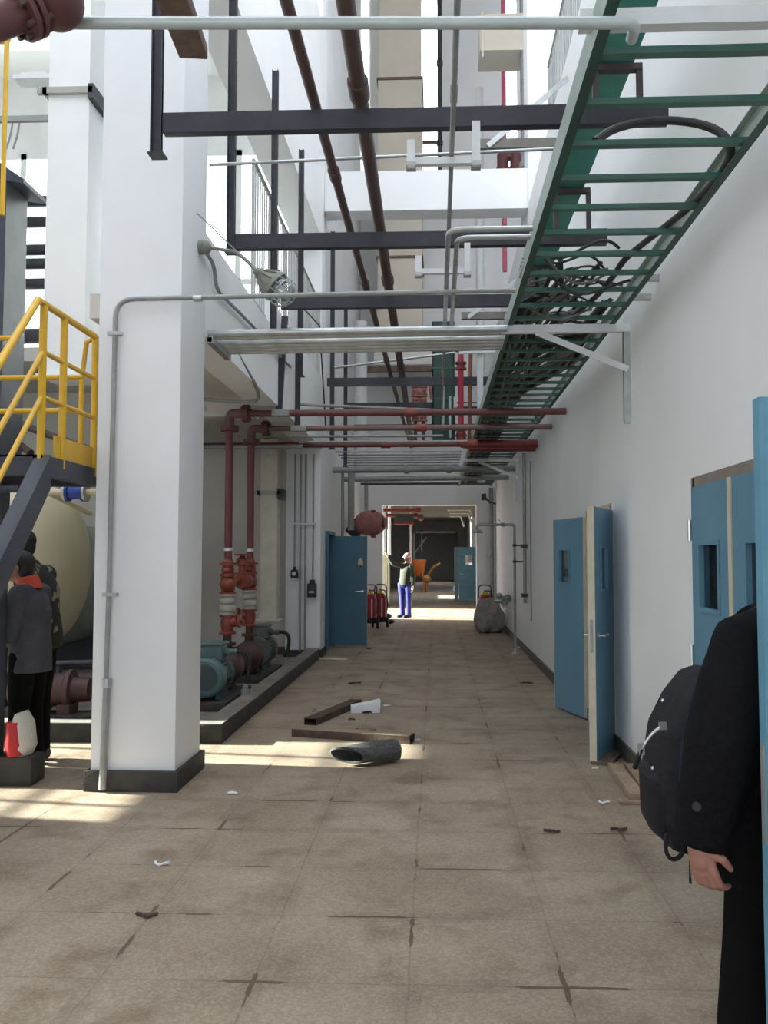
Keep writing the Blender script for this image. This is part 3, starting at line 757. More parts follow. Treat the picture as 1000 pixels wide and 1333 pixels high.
cross('grey pipe nearest the end wall crossing under the ladder tray', 17.7, 3.27, -1.94, XR, 0.055, GREYP, 0.03)
cross('thin dark pipe along the top of the end wall', 21.2, 3.48, -1.9, 0.6, 0.03, BSTEEL)
for k in range(6):
    cross('thin conduit in the set of six past the far column, %s from the front' % ['first', 'second', 'third', 'fourth', 'fifth', 'sixth'][k], 14.6 + 0.42 * k, 3.46, -1.75, 0.45, 0.014, GREYP, 0, 'conduit')
# conduits running away on the white trapezes
solo('conduit', GREYP, MB().tube([(0.10, 1.8, 4.11), (0.10, 14, 4.11)], 0.016, 10).tube([(0.10, 4.35, 4.11), (0.10, 4.5, 4.11)], 0.021, 10), 'single long conduit running away in the middle over the white trapezes', 'conduit')
for k in range(2):
    yb = 4.85 + 0.13 * k
    solo('conduit', GALV, MB().tube(pipe_path([(TX0 - 0.0, yb, 3.535), (0.075 + 0.055 * k, yb, 3.535), (0.075 + 0.055 * k, 7.16, 3.535)], 0.09), 0.0165, 10),
         'shiny conduit bending from the ladder tray into the hall, %s bend' % ('outer' if k == 0 else 'inner'), 'conduit', 'bent conduits')
def trapeze(y, z, x0, x1, ztop, label):
    t = thing('trapeze_hanger', label, 'pipe hanger', ((x0 + x1) / 2, y, z))
    MB().channel((x0, y, z - 0.02), (x1, y, z - 0.02), 0.042, 0.042, 0.004).bar((x0, y - 0.022, z), (x1, y - 0.022, z), 0.004, 0.042).build('strut', STRUTW, t)
    MB().bar((x1, y - 0.04, z - 0.05), (x1, y - 0.04, ztop), 0.05, 0.03, (0, -1, 0)).build('right_post', STRUTW, t)
    MB().bar((x0, y - 0.04, z - 0.05), (x0, y - 0.04, z + 0.12), 0.05, 0.03, (0, -1, 0)).build('left_post', STRUTW, t)
    for xx in (x0, x1): MB().box(xx - 0.03, xx + 0.03, y - 0.06, y + 0.03, z - 0.045, z - 0.02).build('corner_plate', GALV, t)
trapeze(5.12, 4.07, -0.15, 0.25, 4.30, 'white trapeze hanger under the nearest dark channel')
trapeze(6.87, 3.98, -0.14, 0.26, 4.20, 'white trapeze hanger under the second dark channel')
trapeze(13.0, 3.98, 0.3, 0.75, 4.3, 'white trapeze hanger behind the red vertical pipe')
def wallbr(y, z, x0, label):
    t = thing('wall_bracket', label, 'bracket', (XR, y, z))
    MB().channel((x0, y, z), (XR, y, z), 0.07, 0.11, 0.01, (0, 0, 1)).bar((x0, y - 0.035, z + 0.055), (XR, y - 0.035, z + 0.055), 0.01, 0.11).build('arm', mat('grey brown steel', (0.2, 0.185, 0.165), 0.6), t)
    MB().bar((x0 + 0.1, y - 0.05, z + 0.02), (XR, y - 0.05, z + 0.8), 0.012, 0.06).build('brace', GALV, t)
wallbr(9.5, 6.30, 0.5, 'grey brown braced bracket high on the right wall')
wallbr(13.0, 5.32, 0.4, 'grey brown braced bracket lower down above the conduit bundle')

# big green vertical tray, red pipe, pink valves at mid distance
Yg = 14.6
t = thing('vertical_tray', 'wide dark green cable tray dropping down in the middle of the hall', 'cable tray', (at(578, 575, Y=Yg).x, Yg, 3.7))
gx0, gx1 = at(563, 500, Y=Yg).x, at(592, 500, Y=Yg).x
MB().box(gx0, gx1, Yg, Yg + 0.02, at(578, 577, Y=Yg).z, 5.75).box(gx0, gx0 + 0.02, Yg, Yg + 0.14, at(578, 577, Y=Yg).z, 5.75).box(gx1 - 0.02, gx1, Yg, Yg + 0.14, at(578, 577, Y=Yg).z, 5.75).build('trough', DGREEN, t)
for py in (480, 493, 520): MB().box(gx0 - 0.005, gx1 + 0.005, Yg - 0.012, Yg, at(578, py, Y=Yg).z, at(578, py, Y=Yg).z + 0.03).build('cover_joint', GREEN, t)
for (px, y0, y1) in ((577, 482, 560), (586, 516, 570)):
    a, b = at(px, y1, Y=14.45), at(px, y0, Y=14.45)
    solo('conduit', PALEP, MB().tube([a, (a.x, a.y, b.z)], 0.025, 10), 'pale conduit in front of the green vertical tray, the %s one' % ('longer' if px == 577 else 'shorter'), 'conduit')
Yr = 12.38
t = thing('red_riser', 'bright red vertical pipe with orange elbow joining the red cross pipe', 'pipe', (at(600, 580, Y=Yr).x, Yr, 3.3))
xr_ = at(600, 500, Y=Yr).x
MB().tube([(xr_, Yr, 3.42), (xr_, Yr, at(600, 455, Y=Yr).z)], 0.042, 14).build('pipe', mat('bright red pipe', (0.42, 0.025, 0.06), 0.4), t)
for py in (452, 476, 563): 
    z = at(600, py, Y=Yr).z
    MB().lathe((xr_, Yr, z - 0.06), (0, 0, 1), [(0, 0.085), (0.03, 0.085), (0.032, 0.055), (0.08, 0.055), (0.082, 0.085), (0.11, 0.085)], 18).build('flange', RED, t)
MB().tube(smoothp([(xr_, Yr, 3.46), (xr_, Yr, 3.33), (xr_ + 0.02, Yr, 3.30), (xr_ + 0.13, Yr, 3.29), (xr_ + 0.25, Yr, 3.29)]), 0.072, 16).build('elbow', ORED, t)['label'] = 'orange elbow'
t = thing('rust_riser', 'rust brown vertical pipe beside the red vertical pipe', 'pipe', (at(612, 560, Y=12.9).x, 12.9, 3.4))
MB().tube([(at(611, 560, Y=12.9).x, 12.9, 3.4), (at(613, 455, Y=12.9).x, 12.9, 4.9)], 0.03).build('pipe', mat('rust brown pipe', (0.25, 0.085, 0.045), 0.6), t)
t = thing('white_strut', 'white double strut hanging left of the ladder tray', 'pipe hanger', (at(625, 550, Y=12.0).x, 12.0, 3.6))
xs_ = at(625, 500, Y=12.0).x
MB().channel((xs_, 12.0, at(625, 552, Y=12).z), (xs_, 12.0, 4.7), 0.085, 0.05, 0.006, (0, -1, 0)).build('post', STRUTW, t)
MB().channel((xs_ - 0.3, 11.95, at(625, 462, Y=12).z), (xs_ + 0.4, 11.95, at(625, 460, Y=12).z), 0.04, 0.04, 0.005).build('arm', STRUTW, t)
# pink valve cluster
Yv = 17.0
t = thing('valve_cluster', 'cluster of dusty pink red valves under the dark channels left of the green vertical tray', 'valves', (at(546, 560, Y=Yv).x, Yv, 3.9))
for (px, py) in ((541, 520), (551, 520)):
    a = at(px, py, Y=Yv)
    zb = at(px, 575, Y=Yv).z
    MB().tube([(a.x, Yv, zb), (a.x, Yv, a.z + 0.1)], 0.035).build('pipe', DRED, t)
    for q in (508, 520, 543):
        z = at(px, q, Y=Yv).z
        MB().ell((a.x, Yv, z), (0.075, 0.075, 0.06)).disc((a.x, Yv, z + 0.07), (0, 0, 1), 0.085, 0.03).disc((a.x, Yv, z - 0.07), (0, 0, 1), 0.085, 0.03).build('valve_body', PINKR, t)
a, b = at(541, 514, Y=Yv), at(551, 514, Y=Yv)
MB().tube([(a.x, Yv, a.z), (b.x, Yv, b.z)], 0.06).ell(at(546, 510, Y=Yv), 0.09).build('cross_piece', PINKR, t)
MB().ell(at(563, 508, Y=Yv), (0.07, 0.07, 0.14)).tube([at(563, 520, Y=Yv), at(563, 498, Y=Yv)], 0.05).build('end_valve', PINKR, t)

# ================================================================== pump bay
# kerb
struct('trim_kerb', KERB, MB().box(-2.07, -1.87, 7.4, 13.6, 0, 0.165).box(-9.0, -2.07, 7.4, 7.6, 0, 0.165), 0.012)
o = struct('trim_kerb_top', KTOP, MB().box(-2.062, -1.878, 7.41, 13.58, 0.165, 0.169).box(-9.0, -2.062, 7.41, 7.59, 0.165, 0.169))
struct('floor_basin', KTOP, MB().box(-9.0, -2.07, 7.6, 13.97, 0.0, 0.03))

def pump_set(name, label, X, Yp, mot, zc, mm, pm):
    """Yp: riser axis; mot: -1 motor towards us, +1 motor beyond"""
    t = thing(name, label, 'pump', (X, Yp, 0.03))
    s = mot
    MB().box(X - 0.24, X + 0.24, min(Yp - 0.22 * s, Yp + 1.02 * s), max(Yp - 0.22 * s, Yp + 1.02 * s), 0.03, 0.12).build('base_plate', KERB, t, 0.008)
    ax = V((0, s, 0))
    o = V((X, Yp, zc))
    MB().lathe(o - ax * 0.16, ax, [(0, 0.10), (0.02, 0.13), (0.04, 0.185), (0.24, 0.19), (0.27, 0.16), (0.29, 0.12), (0.42, 0.115)], 28).tube([(X, Yp, zc + 0.05), (X, Yp, zc + 0.27)], 0.06).lathe((X, Yp, zc + 0.25), (0, 0, 1), [(0, 0.10), (0.03, 0.10)], 20).build('pump_casing', pm, t)
    MB().lathe(o - ax * 0.16, -ax, [(0, 0.11), (0.05, 0.07), (0.12, 0.07), (0.122, 0.10), (0.15, 0.10)], 20).build('suction_flange', pm, t)
    MB().cbox((X, Yp + s * 0.05, 0.12 + (zc - 0.3) / 2 + 0.03), 0.2, 0.2, max(zc - 0.18 - 0.1, 0.08)).build('pump_foot', pm, t)
    m0 = o + ax * 0.42
    mbody = MB().lathe(m0, ax, [(0, 0.19), (0.03, 0.2), (0.05, 0.165), (0.40, 0.165)], 28)
    mb_ = mbody.build('motor_body', mm, t)
    for k in range(28):
        an = 2 * PI * k / 28
        if abs(math.sin(an)) < 0.15 and False: continue
        u = V((math.cos(an), 0, math.sin(an)))
        MB().bar(m0 + ax * 0.06 + u * 0.175, m0 + ax * 0.37 + u * 0.175, 0.008, 0.035, u).build('cooling_fin', mm, mb_)
    fcowl = MB().lathe(m0 + ax * 0.38, ax, [(0, 0.205), (0.13, 0.205), (0.155, 0.18), (0.16, 0.15), (0.15, 0.145)], 28)
    fc_ = fcowl.build('fan_cowl', mm, t)
    MB().disc(m0 + ax * 0.535, ax, 0.13, 0.006).build('fan_grille', mat('motor grille', (0.05, 0.075, 0.08), 0.5), fc_)
    MB().box(X - 0.13, X + 0.13, min((m0 + ax * 0.1).y, (m0 + ax * 0.34).y), max((m0 + ax * 0.1).y, (m0 + ax * 0.34).y), zc + 0.17, zc + 0.32).box(X - 0.15, X + 0.15, min((m0 + ax * 0.08).y, (m0 + ax * 0.36).y), max((m0 + ax * 0.08).y, (m0 + ax * 0.36).y), zc + 0.32, zc + 0.35).build('terminal_box', mm, t, 0.01)
    for s_ in (-0.1, 0.1): MB().cbox(m0 + ax * 0.2 + V((s_, 0, -zc + 0.16)), 0.06, 0.3, 0.12).build('motor_foot', mm, mb_)
    q = m0 + ax * 0.22 + V((0.13, 0, 0.245))
    MB().lathe(q, (1, 0, 0), [(0, 0.045), (0.05, 0.045), (0.052, 0.035), (0.14, 0.035)], 14).build('cable_gland', mm, t)
    g = q + V((0.14, 0, 0))
    MB().tube(smoothp([g, g + V((0.08, 0, 0.0)), g + V((0.14, 0, -0.06)), g + V((0.13, 0, -0.22)), g + V((0.09, 0, -0.36))]), 0.024, 10).build('flexible_hose', RUBBER, t)
    MB().tube([g + V((0.09, 0, -0.34)), V(((g.x + 0.09), g.y, 0.04))], 0.03, 10).tube([g + V((0.09, 0, -0.40)), g + V((0.09, 0, -0.46))], 0.045, 10).build('stand_pipe', GREYP, t)
    return t
pump_set('pump_motor_set', 'pump with teal grey finned motor nearest the big column, motor towards us', -2.42, 9.76, -1, 0.36, MOTOR, PUMPR)
pump_set('pump_motor_set', 'second maroon pump further along the kerb with dusty motor beyond it', -2.42, 10.92, 1, 0.36, MOTORD, PUMPR)
def riser(X, Y, label, flip):
    t = thing('red_valve_riser', label, 'pipe riser', (X, Y, 0.60))
    def pr(lst, kz, kr=0.84): return [(h * kz, r * kr) for h, r in lst]
    MB().tube([(X, Y, 0.60), (X, Y, 0.74)], 0.048, 16).build('lower_pipe', PUMPR, t)
    MB().lathe((X, Y, 0.74), (0, 0, 1), pr([(0, 0.115), (0.03, 0.115), (0.032, 0.075), (0.08, 0.085), (0.16, 0.095), (0.24, 0.08), (0.242, 0.11), (0.27, 0.11)], 0.815), 20).tube([(X, Y, 0.87), (X + 0.13 * flip, Y - 0.03, 0.89)], 0.062, 14).lathe((X + 0.13 * flip, Y - 0.03, 0.89), (flip, 0, 0), [(0, 0.078), (0.03, 0.078), (0.031, 0.03), (0.06, 0.03)], 16).build('strainer', ORED, t)
    MB().lathe((X, Y, 0.96), (0, 0, 1), pr([(0, 0.115), (0.03, 0.115), (0.032, 0.085), (0.06, 0.085), (0.07, 0.105), (0.12, 0.115), (0.17, 0.105), (0.18, 0.075), (0.20, 0.075), (0.21, 0.105), (0.25, 0.115), (0.29, 0.105), (0.30, 0.085), (0.32, 0.085), (0.33, 0.115), (0.36, 0.115)], 0.667), 24).build('flexible_joint', RUBW, t)['label'] = 'white ribbed flexible joint'
    MB().lathe((X, Y, 1.20), (0, 0, 1), pr([(0, 0.115), (0.03, 0.115), (0.032, 0.08), (0.06, 0.09), (0.18, 0.115), (0.28, 0.09), (0.30, 0.08), (0.302, 0.115), (0.33, 0.115)], 0.667), 22).ell((X + 0.02, Y - 0.07, 1.31), (0.075, 0.07, 0.075)).build('check_valve', ORED, t)
    MB().lathe((X, Y, 1.42), (0, 0, 1), pr([(0, 0.115), (0.03, 0.115), (0.032, 0.08), (0.10, 0.09), (0.18, 0.075), (0.20, 0.075), (0.202, 0.125), (0.23, 0.125), (0.25, 0.125), (0.26, 0.075), (0.33, 0.06)], 0.56), 22).ell((X, Y - 0.07, 1.48), (0.05, 0.04, 0.035)).build('gate_valve', ORED, t)
    MB().tube([(X, Y, 1.60), (X, Y, 3.14)], 0.046, 16).build('pipe', mat('dull red riser paint', (0.16, 0.035, 0.04), 0.45), t)
    MB().tube([(X, Y, 1.70), (X, Y, 1.735)], 0.049, 16).build('white_band', STRUTW, t)['label'] = 'white band on the red pipe'
    MB().lathe((X, Y, 3.10), (0, 0, 1), [(0, 0.105), (0.03, 0.105), (0.04, 0.105), (0.065, 0.105)], 20).build('flange', DRED, t)
    MB().tube(smoothp([(X, Y, 3.15), (X, Y, 3.26), (X + 0.02, Y, 3.31), (X + 0.10, Y, 3.31), (X + 0.16, Y, 3.31)]), 0.055, 14).build('elbow', mat('dusty elbow', (0.20, 0.115, 0.105), 0.7), t)
    MB().lathe((X + 0.16, Y, 3.31), (1, 0, 0), [(0, 0.105), (0.03, 0.105), (0.04, 0.105), (0.065, 0.105)], 20).build('flange', DRED, t)
    for k in range(8):
        an = 2 * PI * k / 8
        MB().tube([(X + 0.14, Y + 0.083 * math.cos(an), 3.31 + 0.083 * math.sin(an)), (X + 0.25, Y + 0.083 * math.cos(an), 3.31 + 0.083 * math.sin(an))], 0.009, 6).build('bolt', BROWN, t)
riser(-2.42, 9.76, 'red riser with orange valves and white joint on the pump nearest us', 1)
riser(-2.42, 10.92, 'red riser with orange valves and white joint on the second pump', -1)
t = thing('bridge_valve', 'orange valve on the link between the two red risers', 'valve', (-2.40, 10.34, 1.25))
MB().tube([(-2.42, 9.84, 1.34), (-2.42, 10.84, 1.34)], 0.062, 16).lathe((-2.36, 10.30, 1.34), (0, 1, 0), [(-0.12, 0.09), (-0.09, 0.09), (-0.05, 0.105), (0.05, 0.105), (0.09, 0.09), (0.12, 0.09)], 18).build('body', ORED, t)
MB().lathe((-2.38, 10.30, 1.41), (0, 0, 1), [(0, 0.10), (0.025, 0.10), (0.03, 0.045), (0.11, 0.045), (0.115, 0.07), (0.19, 0.075), (0.20, 0.045), (0.235, 0.03), (0.24, 0.10), (0.258, 0.10)], 18).build('bonnet', ORED, t)
MB().tube([(-2.38, 10.30, 1.58), (-2.23, 10.27, 1.58)], 0.018).build('stem', ORED, t)
def redcross(y, x0, x1, r, m, label, cps, z=3.31):
    t = thing('cross_pipe', label, 'pipe', ((x0 + x1) / 2, y, z - r))
    MB().tube([(x0, y, z), (x1, y, z)], r, 16).build('pipe', m, t)
    for q in cps: MB().tube([(q - 0.07, y, z), (q + 0.07, y, z)], r * 1.38, 16).build('coupling', ORED if cps else m, t)
    return t
redcross(9.76, -2.19, XR - 0.02, 0.040, DRED, 'dusty red pipe crossing the hall from the nearest riser to the right wall', (-0.29,))
redcross(10.92, -2.19, XR - 0.02, 0.036, mat('grey brown pipe', (0.20, 0.12, 0.105), 0.5), 'grey brown pipe crossing the hall from the second riser to the right wall', (-0.19,))
redcross(12.55, -4.4, 0.50, 0.040, DRED, 'long dark red pipe crossing low from the pump bay to the orange elbow', (-2.2, -0.75))
t = thing('cross_pipe', 'thick bright red pipe pair ending on the right wall behind the orange elbow', 'pipe', (1.0, 12.5, 3.2))
MB().tube([(0.50, 12.55, 3.31), (XR - 0.02, 12.55, 3.31)], 0.065, 16).tube([(0.5, 12.75, 3.27), (XR - 0.02, 12.75, 3.27)], 0.05, 16).build('pipe', RED, t)
# fittings above the bay
solo('conduit', GREYP, MB().tube(smoothp([(XL - 0.02, 7.6, 3.55), (XL + 0.01, 8.9, 3.3), (XL - 0.25, 8.9, 3.28), (XL - 0.8, 8.7, 3.3), (XL - 0.9, 8.6, 3.42)]), 0.02, 10), 'pale bent conduit curving under the soffit beside the big column', 'conduit')
cross('grey pipe under the gallery soffit behind the red risers', 11.9, 3.2, -4.4, -1.9, 0.03, GREYP)
cross('pale grey tube under the gallery soffit beside the big column', 9.0, 3.24, -3.4, -2.5, 0.045, DUCTW)
# square ducts
def sq_duct(label, cx, cy, w_, z0, z1, zc, m):
    t = thing('square_duct', label, 'air duct', (cx, cy, z0))
    MB().box(cx - w_ / 2, cx + w_ / 2, cy - w_ / 2, cy + w_ / 2, z0, z1).build('duct', m, t, 0.008)
    q = w_ / 2 + 0.05
    MB().box(cx - q - 0.06, cx + q, cy - q, cy - q + 0.05, zc, zc + 0.07).box(cx - q, cx + q, cy + q - 0.05, cy + q, zc, zc + 0.07).box(cx - q, cx - q + 0.05, cy - q, cy + q, zc, zc + 0.07).build('collar', mat('collar steel', (0.42, 0.41, 0.38), 0.6), t)
    MB().box(cx + q - 0.05, cx + q + 0.01, cy - q, cy + q + 0.1, zc - 0.06, zc + 0.10).build('side_bracket', BSTEEL, t)
    MB().box(cx - q, cx + q, cy - q, cy + q, z0 - 0.02, z0).build('bottom_flange', m, t)
sq_duct('cream square duct ending above the floor behind the red risers', at(352, 700, Y=13.3).x, 13.3, 0.27, at(355, 806, Y=13.3).z, 3.5, at(355, 645, Y=13.3).z, mat('yellowish duct', (0.66, 0.61, 0.50), 0.5))
sq_duct('white square duct behind the big column ending above the yellow rail', at(86, 300, Y=8.9).x - 0.0, 8.9 + 0.23, 0.46, at(80, 487, Y=8.9).z, 9.8, at(80, 124, Y=8.9).z, WHITE)
# conduits and switches on the far column
Yk = 13.6
for px, py0, lab in ((384, 745, 'thin conduit down the far column to the small switch'), (391.5, 848, 'middle conduit down the far column to the floor, left of the pair'), (398, 846, 'middle conduit down the far column to the floor, right of the pair'), (408, 756, 'thin conduit down the far column to the bigger switch box')):
    a = at(px, 700, Y=Yk)
    solo('conduit', GREYP, MB().tube([(a.x, Yk - 0.02, at(px, py0, Y=Yk).z + 0.0), (a.x, Yk - 0.02, 3.3)], 0.014 if py0 < 800 else 0.017, 10), lab, 'conduit')
a = at(384, 745, Y=Yk)
t = thing('switch', 'small black switch on the far column', 'switch', (a.x, Yk, a.z - 0.07))
MB().box(a.x - 0.055, a.x + 0.055, Yk - 0.09, Yk, a.z - 0.09, a.z + 0.04).build('body', BLACK, t, 0.008)
MB().lathe((a.x, Yk - 0.09, a.z - 0.02), (0, -1, 0), [(0, 0.03), (0.02, 0.03)], 14).build('button', GALV, t)
MB().tube([(a.x, Yk - 0.02, a.z + 0.04), (a.x, Yk - 0.02, a.z + 0.09)], 0.025).build('gland', BLACK, t)
a = at(407, 765, Y=Yk)
t = thing('switch_box', 'bigger black switch box on the far column beside the blue door', 'switch', (a.x, Yk, a.z - 0.12))
MB().box(a.x - 0.07, a.x + 0.07, Yk - 0.12, Yk, a.z - 0.15, a.z + 0.07).build('body', BLACK, t, 0.01)
MB().box(a.x - 0.04, a.x + 0.04, Yk - 0.126, Yk - 0.12, a.z - 0.08, a.z - 0.05).build('label_plate', GALV, t)
MB().box(a.x - 0.04, a.x + 0.04, Yk - 0.07, Yk, a.z + 0.07, a.z + 0.13).build('gland', BLACK, t)
solo('pipe_clamp', GALV, MB().box(at(380, 680, Y=Yk).x, at(412, 680, Y=Yk).x, Yk - 0.045, Yk, at(395, 683, Y=Yk).z, at(395, 681, Y=Yk).z), 'thin metal strap holding the conduits on the far column', 'strap')

# ================================================================== lamp
L0 = at(262, 322, X=XL + 0.035)
t = thing('caged_lamp', 'grey caged explosion proof lamp on a bent arm from the big column', 'lamp', L0)
MB().lathe(L0 - V((0.015, 0, 0)), (1, 0, 0), [(0, 0.055), (0.03, 0.055), (0.032, 0.045), (0.07, 0.045)], 14).ell(L0 + V((0.03, 0, 0)), (0.05, 0.055, 0.055)).build('junction_box', LAMPG, t)
Yl = 6.45
lt = at(333, 352, Y=Yl); lb = at(378, 388, Y=Yl); d = (lb - lt).normalized()
MB().tube(smoothp([L0 + V((0.03, 0, 0)), at(290, 325, Y=Yl), at(308, 328, Y=Yl), at(322, 340, Y=Yl), lt + d * 0.02]), 0.014, 10).build('arm', LAMPG, t)
h = MB().lathe(lt, d, [(0, 0.03), (0.03, 0.035), (0.035, 0.05), (0.06, 0.045), (0.17, 0.115), (0.19, 0.125), (0.215, 0.125)], 24)
hs_ = h.build('housing', LAMPG, t)
u = d.orthogonal().normalized(); w2 = d.cross(u)
for k in range(12):
    an = 2 * PI * k / 12; rr = u * math.cos(an) + w2 * math.sin(an)
    MB().bar(lt + d * 0.07 + rr * 0.052, lt + d * 0.175 + rr * 0.118, 0.006, 0.022, rr).build('rib', LAMPG, hs_)
MB().lathe(lt + d * 0.215, d, [(0, 0.095), (0.06, 0.095), (0.11, 0.08), (0.135, 0.04), (0.14, 0.001)], 24).build('glass_globe', LGLASS, t)
MB().lathe(lt + d * 0.21, d, [(0, 0.02), (0.03, 0.03), (0.08, 0.04), (0.10, 0.02)], 14).build('bulb', FOAM, t)
m = MB()
for k in range(12):
    an = 2 * PI * k / 12; rr = u * math.cos(an) + w2 * math.sin(an)
    m.tube([lt + d * (0.215 + a) + rr * b for a, b in ((0, 0.118), (0.07, 0.118), (0.125, 0.098), (0.155, 0.04))], 0.004, 6)
for a, b in ((0.05, 0.119), (0.10, 0.108), (0.15, 0.052)):
    m.tube([lt + d * (0.215 + a) + (u * math.cos(2 * PI * k / 24) + w2 * math.sin(2 * PI * k / 24)) * b for k in range(25)], 0.004, 6, False)
m.build('wire_cage', GALV, t)
q0 = at(256, 277, X=XL + 0.02)
MB().tube([q0, lt + d * 0.05], 0.005, 6).build('safety_chain', GREYP, t)
xb = XL + 0.03
MB().tube(smoothp([L0 + V((0.03, 0, -0.03)), at(279, 345, X=xb), at(281, 375, X=xb), at(292, 388, X=xb), at(310, 405, X=xb), at(332, 428, X=xb), at(378, 478, X=xb)]), 0.016, 10).build('supply_conduit', GREYP, t)
solo('conduit', BSTEEL, MB().tube([at(392, 398, X=XL + 0.06), at(416, 424, X=XL + 0.06), (XL + 0.06, 13.5, 3.75)], 0.012, 8), 'thin dark conduit slanting down the left beam past the drop posts', 'conduit')
# ================================================================== stair and platform
SX = -2.50
t = thing('steel_stair', 'grey steel stair and platform with bright yellow rails beside the big column', 'stair', (-3.0, 5.2, 0))
PZ = 2.27
MB().box(-3.75, SX + 0.02, 5.2, 5.26, PZ - 0.13, PZ).box(-3.75, SX + 0.02, 6.04, 6.1, PZ - 0.13, PZ).box(SX - 0.04, SX + 0.02, 5.2, 6.1, PZ - 0.13, PZ).box(-3.75, -3.69, 5.2, 6.1, PZ - 0.13, PZ).box(-3.75, SX, 5.2, 6.1, PZ - 0.012, PZ).build('platform', NAVY, t)
for xx in (SX, -3.35):
    MB().prism([(xx - 0.03, 5.22, PZ), (xx - 0.03, 5.22, PZ - 0.22), (xx - 0.03, 3.2, -0.10 + 0.0), (xx - 0.03, 3.05, 0.0), (xx - 0.03, 3.2, 0.14)][:2] + [(xx - 0.03, 3.44, 0.0), (xx - 0.03, 3.20, 0.0)], (0.10, 0, 0)).build('stringer', NAVY, t)
for k in range(9):
    u = (k + 1) / 10
    MB().box(-3.30, SX - 0.03, 5.22 - 1.95 * (1 - u) - 0.02, 5.22 - 1.95 * (1 - u) + 0.20, PZ * u - 0.012, PZ * u + 0.012).build('tread', NAVY, t)
for xx, yy in ((-3.20, 6.05),):
    MB().hollow((xx, yy, 0.2), (xx, yy, PZ - 0.1), 0.11, 0.11, 0.01, (0, 1, 0)).build('support_leg', NAVY, t)
ZR = 3.24
def yt(pts, r, name): MB().tube(pts, r, 12).build(name, YELLOW, t)
for yy in (5.22, 5.52, 6.04):
    yt([(SX, yy, PZ - 0.06), (SX, yy, ZR)], 0.024, 'rail_post')
yt([(SX, 6.04, ZR), (SX, 5.14, ZR), (SX, 4.2, ZR - 1.07), (SX, 3.3, ZR - 2.1)], 0.024, 'handrail')
for dz in (0.31, 0.60):
    yt([(SX, 6.04, ZR - dz), (SX, 5.22, ZR - dz)], 0.017, 'mid_rail')
    yt([(SX, 5.22, ZR - dz), (SX, 3.4, ZR - dz - 2.08)], 0.017, 'stair_rail')
MB().box(SX - 0.004, SX + 0.004, 5.40, 6.04, PZ + 0.01, PZ + 0.15).build('toe_board', YELLOW, t)
for dz, x1 in ((0.0, -2.62), (0.30, -2.62), (0.55, -2.62)):
    yt([(-3.9, 6.12, ZR + 0.02 - dz), (x1 + (0 if dz else -0.5), 6.12, ZR + 0.02 - dz)], 0.02, 'back_rail')
yt([(-2.63, 6.12, PZ), (-2.63, 6.12, ZR - 0.3)], 0.02, 'rail_post')
yt([(SX, 6.04, ZR), (SX - 0.1, 6.12, ZR - 0.02), (-2.63, 6.12, ZR - 0.28)], 0.018, 'corner_rail')
t = thing('upper_rail', 'bit of yellow rail high at the top left edge', 'railing', (-3.6, 7.0, 4.2))
a = at(3, 280, Y=7.0)
MB().tube([(a.x, 7.0, a.z), (a.x, 7.0, at(3, 40, Y=7).z)], 0.02).build('rail_post', YELLOW, t)
MB().tube(smoothp([at(-40, 10, Y=7), at(10, 48, Y=7), at(12, 54, Y=7), at(-5, 55, Y=7)]), 0.018).build('handrail', YELLOW, t)
struct('trim_plinth', KERB, MB().box(-4.2, -2.88, 5.98, 6.2, 0, 0.2), 0.01)
# tank
TC = V((-4.22, 8.92, 1.54)); TR = 0.87
t = thing('storage_tank', 'big cream horizontal tank with rounded end under the yellow railed platform', 'tank', (TC.x - 1.5, TC.y, 0.03))
prof = [(-0.40 * math.cos(a), TR * math.sin(a)) for a in [PI / 2 * k / 9 for k in range(10)]] + [(3.4, TR)] + [(3.4 + 0.4 * math.sin(a), TR * math.cos(a)) for a in [PI / 2 * k / 9 for k in range(1, 10)]]
MB().lathe(TC, (-1, 0, 0), prof, 48).build('shell', TANK, t)
for xx in (-4.6, -7.0): MB().box(xx - 0.15, xx, TC.y - 0.6, TC.y + 0.6, 0.03, 0.9).build('saddle', NAVY, t)
MB().lathe((TC.x - 0.6, TC.y, TC.z + TR - 0.05), (0, 0, 1), [(0, 0.12), (0.15, 0.12), (0.151, 0.17), (0.18, 0.17)], 20).build('nozzle', TANK, t)
t = thing('storage_tank', 'dull green grey tank half hidden behind the cream tank and the big column', 'tank', (-5.2, 12.4, 0.03))
MB().lathe((-5.35, 11.6, 1.25), (0, 1, 0), [(-0.3 * math.cos(a), 0.85 * math.sin(a)) for a in [PI / 2 * k / 7 for k in range(8)]] + [(1.8, 0.85), (2.0, 0.5)], 40).build('shell', GTANK, t)
MB().box(-5.9, -4.8, 12.0, 12.2, 0.03, 0.7).build('saddle', NAVY, t)
Ym = 7.6
t = thing('flow_meter', 'blue flow meter on a pale pipe below the platform beside the big column', 'meter', at(100, 642, Y=Ym))
a, b = at(60, 641, Y=Ym), at(128, 641, Y=Ym)
MB().tube([(a.x, Ym, a.z), (b.x, Ym, a.z)], 0.028, 12).tube([(a.x + 0.02, Ym, a.z), (a.x + 0.08, Ym + 0.8, a.z - 0.15)], 0.028).build('pipe', TANK, t)
a, b = at(88, 641, Y=Ym), at(110, 641, Y=Ym)
MB().lathe((a.x, Ym, a.z), (1, 0, 0), [(0, 0.085), (0.02, 0.085), (0.021, 0.065), (0.135, 0.065), (0.136, 0.085), (0.155, 0.085)], 20).build('body', BLUEM, t)
for q_ in (-0.012, 0.17): MB().disc((a.x + q_, Ym, a.z), (1, 0, 0), 0.09, 0.02).build('flange', GALV, t)
MB().cbox((a.x + 0.08, Ym, a.z + 0.12), 0.12, 0.1, 0.1).build('display_head', BLACK, t)
